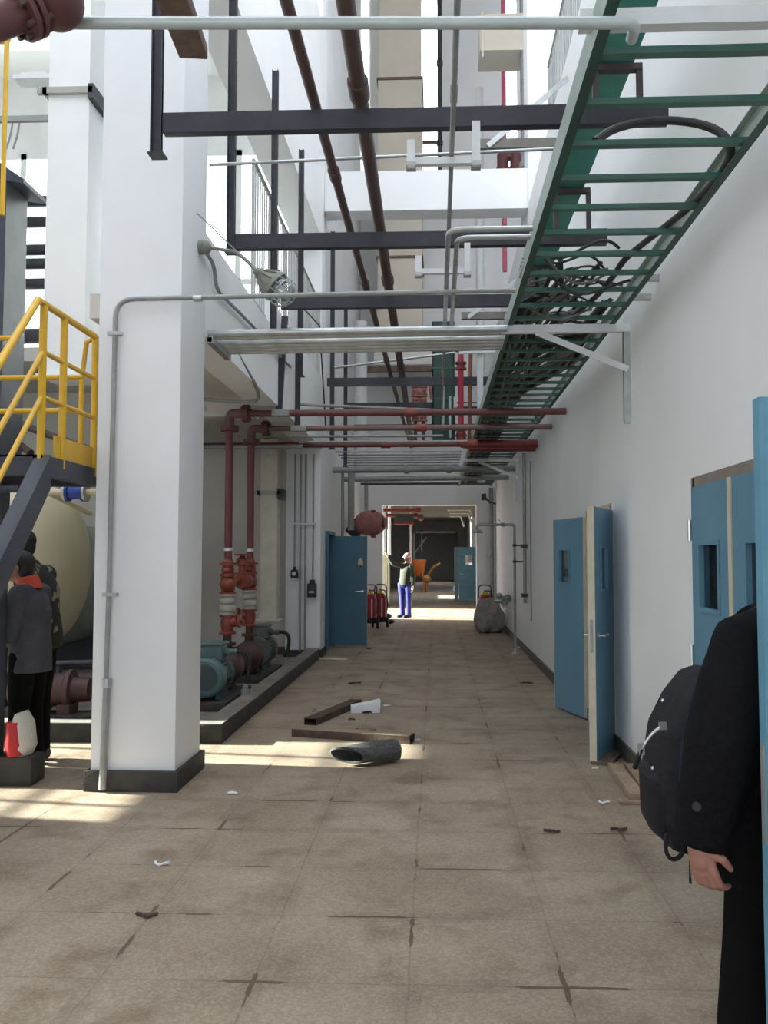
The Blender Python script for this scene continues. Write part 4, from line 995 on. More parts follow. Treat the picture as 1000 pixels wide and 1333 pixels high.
# dark pump low in the left bay
t = thing('maroon_pump', 'dark maroon pump on the low plinth below the cream tank', 'pump', (-3.62, 8.0, 0.03))
MB().box(-4.1, -3.1, 7.72, 8.02, 0.03, 0.17).build('base_plate', KERB, t, 0.01)
MB().lathe((-3.98, 7.85, 0.38), (1, 0.1, 0), [(0, 0.13), (0.03, 0.16), (0.2, 0.17), (0.22, 0.13), (0.3, 0.12), (0.31, 0.18), (0.36, 0.18), (0.37, 0.15), (0.5, 0.16), (0.52, 0.19), (0.56, 0.19), (0.57, 0.12), (0.72, 0.11)], 24).build('casing', PUMPR, t)
for xx in (-3.85, -3.45): MB().cbox((xx, 7.86, 0.21), 0.12, 0.2, 0.1).build('foot', PUMPR, t)
MB().tube([(-3.9, 8.0, 0.60), (-3.3, 8.0, 0.62), (-3.2, 8.0, 0.62)], 0.03).tube([(-3.6, 8.0, 0.4), (-3.6, 8.0, 0.62)], 0.025).build('bypass_pipe', BSTEEL, t)
# dark tower and louvre pipes in the left bay
Yt = 9.6
t = thing('steel_tower', 'dark slate steel column with a sloping top at the left edge', 'column', (at(0, 400, Y=Yt).x - 0.3, Yt, 2.4))
xr2 = at(19, 400, Y=Yt).x
MB().hollow((xr2 - 0.4, Yt, 2.4), (xr2 - 0.4, Yt, at(10, 232, Y=Yt).z), 0.8, 0.5, 0.02, (0, 1, 0)).build('shaft', NAVY, t)
za = at(10, 232, Y=Yt).z
MB().prism([(xr2 - 0.85, Yt - 0.3, za), (xr2 + 0.22, Yt - 0.3, za - 0.2), (xr2 + 0.22, Yt - 0.3, za - 0.15), (xr2 - 0.5, Yt - 0.3, za + 0.35), (xr2 - 0.85, Yt - 0.3, za + 0.35)], (0, 0.6, 0)).build('sloping_top', NAVY, t)
for k, py in enumerate((263, 290, 326, 344, 370, 438)):
    a = at(10, py, Y=12.5)
    solo('bay_pipe', BSTEEL, MB().tube([(-8.9, 12.5, a.z), (-4.66, 12.5, a.z)], 0.085 if k != 5 else 0.12, 12), 'dark pipe crossing in front of the bright left windows, %s from the top' % ['first', 'second', 'third', 'fourth', 'fifth', 'sixth'][k], 'pipe', 'dark pipes before the left windows')
solo('bay_pipe', PINKR if False else BROWN, MB().tube([at(25, 552, Y=11.2), at(118, 586, Y=10.4)], 0.05, 12).tube([at(16, 572, Y=11.2), at(40, 590, Y=11)], 0.05, 12), 'brown pipe slanting behind the yellow rails', 'pipe')
t = thing('wire_tray', 'thin strut with dangling wires high at the top left', 'strut', at(20, 157, Y=9.0))
a = at(-10, 156, Y=9.0)
MB().bar((a.x, 9.0, a.z), (at(64, 156, Y=9).x, 9.0, a.z), 0.05, 0.06).build('strut', GREYP, t)
for dx in (14, 23): MB().tube(smoothp([at(dx + 2, 160, Y=9.0), at(dx, 175, Y=8.98), at(dx - 6, 194, Y=8.98)]), 0.012, 6).build('wire', GREYP, t)
solo('ceiling_light', STRUTW, MB().cbox(at(47, 105, Y=9.4), 0.45, 0.2, 0.05).cbox(at(47, 105, Y=9.4) + V((0, 0, 0.04)), 0.3, 0.14, 0.05), 'small square white light fitting high at the top left', 'light')

# ================================================================== floor debris
def onfloor(px, py, z=0.0): return at(px, py, Z=z)
a, b = onfloor(404, 944, 0.0), onfloor(464, 918, 0.0)
solo('steel_channel', RUST, MB().hollow(a + V((0, 0, 0.033)), b + V((0, 0, 0.033)), 0.13, 0.066, 0.005), 'brown hollow steel section lying slantwise beside the white foam', 'steel section')
a, b = onfloor(384, 957, 0.0), onfloor(537, 967, 0.0)
solo('steel_channel', RUST, MB().hollow(a + V((0, 0, 0.035)), b + V((0, 0, 0.035)), 0.15, 0.07, 0.005), 'brown hollow steel section lying across the sunlit floor', 'steel section')
MB().bar(a + V((0.01, 0, 0.0715)), b + V((-0.01, 0, 0.0715)), 0.146, 0.003).build('dusty_top', mat('tan dust', (0.30, 0.24, 0.17), 0.9), bpy.data.objects['steel_channel.001'])['label'] = 'tan dusty top'
a = onfloor(476, 927)
R = Matrix.Rotation(0.12, 3, 'Z')
prof = [(-0.155, 0.0), (-0.04, 0.0), (-0.03, 0.02), (0.06, 0.02), (0.07, 0.0), (0.15, 0.0), (0.155, 0.13), (0.03, 0.10), (-0.155, 0.07)]
solo('foam_block', FOAM, MB().prism([a + R @ V((x, -0.07, z)) for x, z in prof], R @ V((0, 0.16, 0))), 'white foam packing piece on the floor', 'foam', bevel=0.006)
# rolled felt
a, b = onfloor(462, 1001), onfloor(521, 993)
d = (b - a).normalized(); n = V((-d.y, d.x, 0)); Lr = (b - a).length
m = MB(); NS, NT = 30, 14
vs = []; fs = []
for i in range(NT):
    u = i / (NT - 1); sq = 1.0 + 0.14 * math.sin(3 * u + 0.5); 
    for rr in (1.0, 0.84):
        for k in range(NS):
            an = 2 * PI * k / NS
            ww = 0.115 * sq * rr + 0.004 * math.sin(5 * an + 7 * u); hh = (0.072 + 0.016 * u) * (rr if rr == 1 else 0.74)
            off = (-0.07 * (1 - u)) * math.cos(an)
            vs.append(a + d * (u * Lr + ((-0.03 - 0.085 * math.cos(an) - 0.03 * math.sin(an)) * max(0.0, 1 - u * 5))) + n * (ww * math.cos(an) + 0.02 * math.sin(3 * u) + 0.08) + V((0, 0, 0.09 + hh * math.sin(an) * (1.0 + 0.1 * math.cos(2 * an)))))
for i in range(NT - 1):
    for rr in (0, 1):
        for k in range(NS):
            k2 = (k + 1) % NS; q = (i * 2 + rr) * NS; p = ((i + 1) * 2 + rr) * NS
            fs.append((q + k, q + k2, p + k2, p + k))
for i in (0, NT - 1):
    for k in range(NS):
        k2 = (k + 1) % NS; q = i * 2 * NS
        fs.append((q + k, q + k2, q + NS + k2, q + NS + k))
m.add(vs, fs)
for p in m.v: p.z = max(p.z, 0.003)
solo('felt_roll', FELT, m, 'dark grey rolled felt mat lying open ended on the floor', 'felt roll')
def plank(p, q, w_, h_, label, mm=WOOD, nm='timber_plank'):
    p, q = V(p), V(q)
    return solo(nm, mm, MB().bar(p + V((0, 0, h_ / 2)), q + V((0, 0, h_ / 2)), w_, h_), label, 'timber', bevel=0.004)
plank(onfloor(800, 1002), onfloor(830, 1044), 0.10, 0.055, 'raw timber plank on the floor by the right wall, further from the wall')
plank(onfloor(822, 1002), onfloor(846, 1036), 0.10, 0.05, 'raw timber plank on the floor tight against the right baseboard')
plank(onfloor(806, 1046), onfloor(846, 1046), 0.05, 0.02, 'short timber offcut lying across the ends of the two planks')
plank(onfloor(400, 858), onfloor(452, 859), 0.05, 0.03, 'pale straight batten on the floor near the far column', CREAMEDGE, 'batten')
plank((1.28, 6.75, 0.0), (1.46, 7.15, 0.0), 0.16, 0.025, 'flat dark board under the open door leaf', WOODD, 'board')
solo('paper_scrap', BLUEM if False else PALEP, MB().cbox(onfloor(543, 964) + V((0, 0, 0.006)), 0.07, 0.05, 0.008, 0.4), 'pale blue scrap at the end of the steel section', 'scrap')
random.seed(11)
spots = [(686, 890, .10, 'dark twisted strip of debris near the open blue door'), (462, 890, .10, 'dark curled strip of debris on the left part of the floor'), (787, 1047, .045, 'white crumb of plaster near the timber planks'), (718, 1083, .06, 'small dark strip of debris in the middle right of the floor'), (775, 1002, .03, 'tiny white crumb near the open blue door leaf'), (504, 920, .05, 'brown crumpled leaf beside the white foam'), (406, 852, .035, 'tiny pale crumb by the kerb'), (806, 1083, .06, 'brown twig of debris near the backpack'), (476, 952, .12, 'heap of small dark debris above the steel section'), (458, 938, .04, 'brown curl of debris between the two steel sections'), (210, 1127, .05, 'pale sliver of debris in the left foreground'), (190, 1193, .06, 'dark sliver of debris in the lower left foreground'), (303, 1035, .04, 'pale chip of debris beside the column plinth'), (480, 845, .06, 'dark scrap of debris in front of the dark blue door')]
for px, py, s_, lab in spots:
    c = onfloor(px, py)
    pts = [c + V((s_ * (k / 3.0 - 0.5) * 1.6, s_ * random.uniform(-0.4, 0.4), 0.008 + 0.01 * random.random())) for k in range(4)]
    pale = any(q in lab for q in ('white', 'pale'))
    solo('debris', FOAM if pale else RUST, MB().tube(smoothp(pts), [0.006 + s_ * 0.08 * random.random() for _ in range(len(smoothp(pts)))], 6), lab, 'debris')

# ================================================================== shower and right wall pipes
Ys = 14.4
t = thing('safety_shower', 'grey emergency shower pipe with round shower head by the right wall', 'shower', (at(671, 850, Y=Ys).x, Ys, 0))
xs_ = at(671, 850, Y=Ys).x; zt = at(671, 683, Y=Ys).z; xh = at(621, 690, Y=Ys).x
MB().tube(pipe_path([(xs_, Ys, 0.02), (xs_, Ys, zt), (xh, Ys, zt), (xh, Ys, zt - 0.08)], 0.05), 0.022, 10).build('pipe', GREYP, t)
MB().lathe((xh, Ys, zt - 0.06), (0, 0, -1), [(0, 0.02), (0.02, 0.04), (0.07, 0.11), (0.08, 0.105)], 24).build('shower_head', GREYP, t)
MB().tube([(xs_ - 0.19, Ys, zt + 0.0), (xs_ - 0.28, Ys, zt + 0.10)], 0.008).tube([(xs_ - 0.16, Ys, zt), (xs_ - 0.22, Ys, zt)], 0.034).build('pull_handle', GREYP, t)
for py in (710, 731): 
    z = at(671, py, Y=Ys).z
    MB().tube([(xs_, Ys, z), (XR, Ys, z)], 0.013, 8).box(xs_ - 0.03, xs_ + 0.03, Ys - 0.03, Ys + 0.03, z - 0.02, z + 0.02).build('wall_clamp', BSTEEL, t)
z = at(671, 790, Y=Ys).z
MB().tube(smoothp([(xs_, Ys, z), (xs_ - 0.10, Ys, z), (xs_ - 0.2, Ys, z + 0.0), (xs_ - 0.24, Ys, z + 0.06)]), 0.018).ell((xs_ - 0.26, Ys, z + 0.1), (0.09, 0.09, 0.04)).build('eye_wash', GALV, t)
MB().lathe((xs_, Ys, 0.0), (0, 0, 1), [(0, 0.06), (0.03, 0.06), (0.031, 0.03), (0.1, 0.03)], 14).tube([(xs_, Ys, 0.1), (xs_ + 0.08, Ys, 0.12)], 0.015).build('foot_valve', STEEL, t)
for px, y0, y1, r, lab in ((683, 590, 785, 0.028, 'thicker vertical pipe down the right wall next to the shower'), (691, 600, 808, 0.012, 'thin vertical conduit down the right wall nearest us by the shower')):
    a = at(px, 700, X=XR - 0.04)
    t = thing('wall_pipe', lab, 'pipe', (XR - 0.04, a.y, at(px, y1, Y=a.y).z))
    MB().tube([(XR - 0.04, a.y, at(px, y1, Y=a.y).z), (XR - 0.04, a.y, at(px, y0, Y=a.y).z)], r).build('pipe', GREYP, t)
    if px == 683:
        for py in (711, 775): MB().cbox((XR - 0.05, a.y, at(px, py, Y=a.y).z), 0.1, 0.16, 0.06).build('valve', BSTEEL, t)
t = thing('wall_pipe', 'dark vertical pipe in the corner between the end wall and the right wall', 'pipe', (XR - 0.12, 21.5, 0.2))
MB().tube([(XR - 0.12, 21.55, 0.05), (XR - 0.12, 21.55, 3.4)], 0.055).build('pipe', GREYP, t)
t = thing('wall_light', 'small dark lamp bracket on the end wall under the tray end', 'lamp', at(635, 652, Y=21.6))
MB().tube([at(646, 656, Y=21.6), at(638, 654, Y=21.5), at(632, 648, Y=21.45)], 0.025).build('arm', BSTEEL, t)
MB().cbox(at(630, 647, Y=21.45), 0.12, 0.1, 0.16).build('head', BSTEEL, t)
# pipes on the left wall past the far column
for px, y0, y1, r, lab in ((446, 612, 700, 0.03, 'thin grey vertical pipe nearest the far column past the dark blue door'), (457, 615, 690, 0.07, 'thick grey vertical pipe above the dark blue door'), (477, 626, 665, 0.05, 'short grey vertical pipe in the corner by the end wall')):
    Yp = {446: 16.0, 457: 17.5, 477: 21.3}[px]
    a = at(px, y0, Y=Yp); b = at(px, y1, Y=Yp)
    solo('wall_pipe', GREYP, MB().tube([(b.x, Yp, b.z), (b.x, Yp, a.z)], r, 12), lab, 'pipe')
Yb = 18.4
t = thing('red_valve', 'round pinkish red valve body sticking out above the dark blue door', 'valve', at(482, 695, Y=Yb))
MB().ell(at(482, 681, Y=Yb), (0.36, 0.26, 0.28), 24, 14).build('body', PINKR, t)
MB().tube([at(486, 700, Y=Yb - 0.1), at(486, 664, Y=Yb - 0.1)], 0.05).tube([at(470, 682, Y=Yb), at(500, 680, Y=Yb - 0.1)], 0.07).disc(at(499, 680, Y=Yb - 0.1), (1, 0, 0), 0.11, 0.05).build('pipe_stub', DRED, t)
m = MB()
for (px, py) in ((458, 678), (463, 688), (455, 690), (466, 694), (460, 694)): m.ell(at(px, py, Y=Yb), 0.085)
m.build('dark_fittings', BSTEEL, t, fuse=0.03)

# ================================================================== fire extinguishers, sack
def extinguisher(name, label, x, y, n=1, rz=0.0, lean=1):
    t = thing(name, label, 'fire extinguisher', (x, y, 0))
    MB().lathe((x, y, 0.14), (0, 0, 1), [(0, 0.13), (0.02, 0.145), (0.55, 0.145), (0.62, 0.11), (0.67, 0.05), (0.70, 0.045), (0.701, 0.03), (0.75, 0.03)], 24).build('cylinder', FIRE, t)
    for s_ in (-1, 1): MB().disc((x + s_ * 0.17, y + 0.05, 0.12), (1, 0, 0), 0.12, 0.05, 20).build('wheel', RUBBER, t)
    MB().tube(smoothp([(x - 0.14, y + 0.12, 0.1), (x - 0.14, y + 0.16, 0.8), (x - 0.14, y + 0.16, 0.98), (x, y + 0.16, 1.0), (x + 0.14, y + 0.16, 0.98), (x + 0.14, y + 0.16, 0.8), (x + 0.14, y + 0.12, 0.1)]), 0.014, 8).build('handle', BSTEEL, t)
    MB().tube(smoothp([(x, y, 0.86), (x + 0.12, y - 0.05, 0.88), (x + 0.19, y - 0.1, 0.6), (x + 0.16, y - 0.12, 0.35)]), 0.014, 8).build('hose', RUBBER, t)
    MB().cbox((x, y - 0.02, 0.80), 0.11, 0.1, 0.12).build('yellow_cap', FIREY, t)
    MB().bar((x + 0.05, y - 0.14, 0.25), (x + 0.05, y - 0.14, 0.68), 0.03, 0.02, (0, 1, 0)).build('pale_stripe', STRUTW, t)
    MB().lathe((x, y, 0.13), (0, 0, 1), [(0, 0.148), (0.12, 0.148)], 24).build('black_base', BLACK, t)
Ye = 19.4
for k, (px, lab) in enumerate(((482, 'red wheeled fire extinguisher half hidden behind the dark blue door'), (494, 'red wheeled fire extinguisher nearer the passage, past the dark blue door'))):
    a = at(px, 812, Y=Ye + 0.1 * k); extinguisher('fire_extinguisher', lab, a.x, Ye + 0.35 * k)
a = at(632, 815, Y=19.3); extinguisher('fire_extinguisher', 'red wheeled fire extinguisher behind the grey sack by the right wall', a.x, 19.3)
a = at(632, 760, Y=19.0)
random.seed(4)
m = MB(); c = at(637, 822, Y=18.5); n1, n2 = 28, 16
vs = []; fs = []
for i in range(n2 + 1):
    th = PI * i / n2
    for k in range(n1):
        ph = 2 * PI * k / n1
        r_ = 1 + 0.12 * math.sin(3 * ph + 2 * th) + 0.09 * math.sin(5 * ph - 3 * th + 1) + 0.07 * math.sin(9 * ph + 5 * th) + 0.05 * random.uniform(-1, 1)
        bot = 1.0 + 0.12 * math.cos(th)
        vs.append(V((c.x + 0.31 * bot * r_ * math.copysign(abs(math.sin(th)) ** 0.7, 1) * math.cos(ph), c.y + 0.26 * bot * r_ * math.sin(th) ** 0.7 * math.sin(ph), max(0.004, 0.33 - 0.36 * math.cos(th) * (1 + 0.14 * math.sin(2 * ph + 1) + 0.08 * math.sin(5 * ph))))))
for i in range(n2):
    for k in range(n1):
        k2 = (k + 1) % n1; fs.append((i * n1 + k, i * n1 + k2, (i + 1) * n1 + k2, (i + 1) * n1 + k))
m.add(vs, fs)
solo('sack', SACK, m, 'lumpy grey sack on the floor in front of the extinguisher by the right wall', 'sack')
for px, py, s_, lab in ((503, 806, .1, 'small dark lump of scrap on the floor beside the extinguishers'), (508, 812, .07, 'flat dark scrap in front of the worker')):
    solo('scrap', BSTEEL, MB().ell(onfloor(px, py) + V((0, 0, s_ * 0.8)), (s_ * 1.5, s_, s_ * 0.8), 12, 8), lab, 'scrap')
# valve cluster by the sack
t = thing('valve_set', 'small grey valves on the right wall above the sack', 'valves', at(656, 782, Y=17.4))
m = MB()
for (px, py) in ((650, 776), (655, 780), (661, 778), (657, 786)): m.ell(at(px, py, Y=17.4), 0.07, 12, 8)
m.tube([at(650, 782, Y=17.4), (XR, 17.4, at(655, 782, Y=17.4).z)], 0.03)
m.build('body', GREYP, t, fuse=0.02)

# ================================================================== things in the passage
t = thing('wrapped_cabinet', 'tall cabinet wrapped in cloudy film on the left of the passage', 'cabinet', (-1.75, 28.5, 0))
MB().box(-1.98, -1.62, 28.0, 28.9, 0.06, 1.75).build('body', WRAP, t, 0.02)
m = MB(); random.seed(2)
for k in range(7): m.tube(smoothp([(-1.61, 28.0 + 0.12 * k, 1.75), (-1.60 + 0.03 * random.random(), 28.05 + 0.12 * k, 1.0), (-1.60, 28.0 + 0.13 * k, 0.1)]), 0.02, 6)
for k in range(3): m.tube(smoothp([(-1.95 + 0.13 * k, 27.99, 1.75), (-1.9 + 0.1 * k, 27.97, 0.9), (-1.93 + 0.12 * k, 27.99, 0.1)]), 0.018, 6)
m.build('film_folds', WRAP, t)
t = thing('red_pipe_rack', 'red pipes crossing at the top of the passage opening', 'pipe', (-1.0, 23.5, 2.6))
for (x0, x1, yy, z, r, mm) in ((-1.45, -0.42, 23.2, 2.93, 0.05, RED), (-1.40, -0.5, 23.6, 2.80, 0.05, RED), (-1.15, -0.62, 23.2, 2.57, 0.045, RED), (-0.5, -0.35, 23.2, 2.72, 0.06, DRED)):
    MB().tube([(x0, yy, z), (x1, yy, z)], r).tube([(x1 - 0.12, yy, z), (x1 - 0.02, yy, z)], r * 1.5).build('pipe', mm, t)
MB().box(-1.15, -0.65, 23.3, 23.7, 2.62, 2.78).build('green_tray', DGREEN, t)
for px, lab in ((500, 'white vertical pipe left in the passage opening'), (507, 'second white vertical pipe left in the passage opening'), (535, 'pale vertical pipe behind the worker')):
    a = at(px, 700, Y=24.0 + (px - 500) * 0.12)
    solo('passage_pipe', STRUTW if px < 520 else GREYP, MB().tube([(a.x, a.y, 1.7 if px < 520 else 0.02), (a.x, a.y, 3.5)], 0.045), lab, 'pipe')
for k, (py, x0, x1) in enumerate(((664, 583, 612), (668, 585, 610), (672, 586, 600))):
    a, b = at(x0, py, Y=25.0), at(x1, py, Y=25.0)
    solo('passage_pipe', GREYP, MB().tube([(a.x, 25, a.z), (b.x, 25, b.z), (b.x + 0.1, 25.0, b.z - 0.3)], 0.03), 'grey pipe at the top right of the passage, %s one down' % ['first', 'second', 'third'][k], 'pipe')
t = thing('orange_machine', 'orange hopper machine far down the passage behind the worker', 'machine', (-0.8, 40, 0))
MB().lathe((-0.85, 40, 0.75), (0, 0, 1), [(0, 0.12), (0.25, 0.3), (0.75, 0.38), (0.78, 0.38)], 20).build('hopper', ORANGE, t)
for sx in (-0.28, 0.28):
    for sy in (-0.25, 0.25): MB().bar((-0.85 + sx, 40 + sy, 0.02), (-0.85 + sx * 0.7, 40 + sy * 0.7, 1.2), 0.07, 0.07).build('leg', ORANGE, t)
MB().ell((-0.45, 39.8, 0.62), (0.22, 0.3, 0.2)).tube([(-0.45, 39.8, 0.7), (-0.1, 39.6, 1.2), (0.2, 39.6, 1.35)], 0.06).tube([(-0.45, 39.8, 0.05), (-0.45, 39.8, 0.6)], 0.06).build('motor', mat('yellow machine paint', (0.35, 0.17, 0.03), 0.5), t)
t = thing('scaffold', 'dim steel frame with slanting bar standing far down the passage', 'scaffold', (-0.3, 44, 0))
MB().bar((-1.15, 44, 0.02), (-1.15, 44, 3.0), 0.1, 0.1).bar((-1.2, 44, 2.95), (1.0, 44, 2.95), 0.1, 0.1).bar((-1.1, 44, 1.9), (-0.5, 44, 2.7), 0.08, 0.08).bar((-0.75, 44, 1.9), (-0.75, 44, 2.9), 0.06, 0.06).build('bars', GREYP, t)
solo('white_bag', FOAM, MB().ell((1.0, 38.0, 0.24), (0.25, 0.3, 0.24), 14, 8), 'small white bag on the floor far down the passage beside the light blue door', 'bag')
# red and white sack on the plinth
a = at(31, 965, Y=6.09)
t = thing('cement_sack', 'red and white plastic sack standing on the low plinth at the left edge', 'sack', (a.x, 6.09, 0.2))
MB().tube([(a.x, 6.09, 0.202), (a.x, 6.09, 0.26), (a.x - 0.01, 6.09, 0.42), (a.x - 0.02, 6.09, 0.50)], [(0.06, 0.09), (0.085, 0.12), (0.075, 0.11), (0.02, 0.10)], 18).build('bag', BAGW, t)
a0 = at(8, 950, Y=6.12); a1 = at(26, 950, Y=6.12)
MB().tube([(a.x - 0.025, 6.07, 0.212), (a.x - 0.03, 6.065, 0.28), (a.x - 0.035, 6.07, 0.44)], [(0.075, 0.10), (0.085, 0.115), (0.07, 0.10)], 18).build('red_print', BAGR, t)

# ================================================================== people
def hand(mb, wrist, d, palm, thumb, curl=0.5, s=1.0):
    """d: from wrist to knuckles, palm: direction the palm faces, thumb: side of the thumb"""
    d = V(d).normalized(); palm = (V(palm) - d * V(palm).dot(d)).normalized(); side = d.cross(palm).normalized()
    if side.dot(V(thumb)) < 0: side = -side
    wr = V(wrist); k0 = wr + d * 0.095 * s
    x = side
    mb.tube([wr - d * 0.01, wr + d * 0.03 * s, wr + d * 0.065 * s, k0], [(0.024 * s, 0.024 * s), (0.03 * s, 0.022 * s), (0.034 * s, 0.020 * s), (0.030 * s, 0.018 * s)], 12)
    mb.ell(wr + d * 0.055 * s, 0.033 * s, 12, 8)
    for j in (-1.0, -0.34, 0.34, 1.0): mb.tube([wr + d * 0.02 * s + x * j * 0.018 * s, k0 + x * j * 0.031 * s], [0.015 * s, 0.0125 * s], 10)
    for j, ln in ((1.0, 0.072), (0.34, 0.082), (-0.34, 0.077), (-1.0, 0.06)):
        p = k0 + x * j * 0.031 * s; dd = d.copy(); pts = [p - d * 0.01, p]; an = 0.0
        for sg, q in ((0.45, 0.55), (0.32, 1.0), (0.23, 0.8)):
            an += curl * q
            dd = d * math.cos(an) + palm * math.sin(an)
            p = p + dd * ln * sg * s; pts.append(p)
        mb.tube(pts, [0.0115 * s, 0.0115 * s, 0.0105 * s, 0.0095 * s, 0.0075 * s], 10); mb.ell(p, 0.0076 * s, 8, 6)
    p = wr + d * 0.03 * s + x * 0.028 * s
    q = p + (d * 0.6 + x * 0.7 + palm * 0.3).normalized() * 0.042 * s
    r_ = q + (d * 0.9 + x * 0.1 + palm * 0.5).normalized() * 0.035 * s
    mb.tube([p - x * 0.015 * s, p, q, r_], [0.016 * s, 0.016 * s, 0.0125 * s, 0.009 * s], 10); mb.ell(r_, 0.009 * s, 8, 6)

def head(mb, c, face, s=1.0, tilt=0.0):
    f = V(face).normalized(); up = V((0, 0, 1)) * math.cos(tilt) - f * math.sin(tilt) if tilt else V((0, 0, 1))
    f = (f - up * f.dot(up)).normalized(); l = up.cross(f)
    R = Matrix((f, l, up)).transposed()
    c = V(c)
    mb.ell(c + up * 0.03 * s, (0.096 * s, 0.076 * s, 0.092 * s), 20, 14, R)
    mb.ell(c + f * 0.022 * s - up * 0.045 * s, (0.068 * s, 0.056 * s, 0.075 * s), 18, 12, R)
    mb.ell(c + f * 0.07 * s - up * 0.095 * s, (0.022 * s, 0.026 * s, 0.02 * s), 10, 8, R)
    mb.tube([c + f * 0.088 * s + up * 0.012 * s, c + f * 0.104 * s - up * 0.022 * s, c + f * 0.11 * s - up * 0.035 * s], [0.009 * s, 0.012 * s, 0.013 * s], 8)
    mb.ell(c + f * 0.103 * s - up * 0.037 * s, (0.012 * s, 0.018 * s, 0.009 * s), 10, 8, R)
    mb.ell(c + f * 0.083 * s - up * 0.066 * s, (0.013 * s, 0.024 * s, 0.009 * s), 10, 8, R)
    mb.tube([c + f * 0.085 * s + l * 0.05 * s + up * 0.022 * s, c + f * 0.095 * s + up * 0.018 * s, c + f * 0.085 * s - l * 0.05 * s + up * 0.022 * s], 0.008 * s, 8)
    for q in (-1, 1): mb.ell(c + l * q * 0.078 * s - f * 0.005 * s - up * 0.01 * s, (0.018 * s, 0.010 * s, 0.032 * s), 10, 8, R)
    return f, l, up

def eyes(parent, c, f, l, up, s=1.0):
    for q in (-1, 1): MB().ell(V(c) + f * 0.082 * s + l * q * 0.032 * s + up * 0.002 * s, 0.012 * s, 10, 8).build('eye', BLACK, parent)

def hair(parent, c, f, l, up, m, s=1.0, name='hair'):
    R = Matrix((f, l, up)).transposed(); c = V(c)
    return MB().ell(c + up * 0.045 * s - f * 0.012 * s, (0.104 * s, 0.086 * s, 0.09 * s), 20, 14, R).ell(c - f * 0.05 * s - up * 0.01 * s, (0.06 * s, 0.078 * s, 0.085 * s), 18, 12, R).ell(c + f * 0.045 * s + up * 0.09 * s, (0.045 * s, 0.06 * s, 0.028 * s), 14, 8, R).build(name, m, parent, fuse=0.009, smooth=2)

def limb(mb, pts, rs, n=14):
    mb.tube(pts, rs, n)
    for p, r in zip(pts, rs): mb.ell(p, r if not isinstance(r, tuple) else min(r), 12, 8)

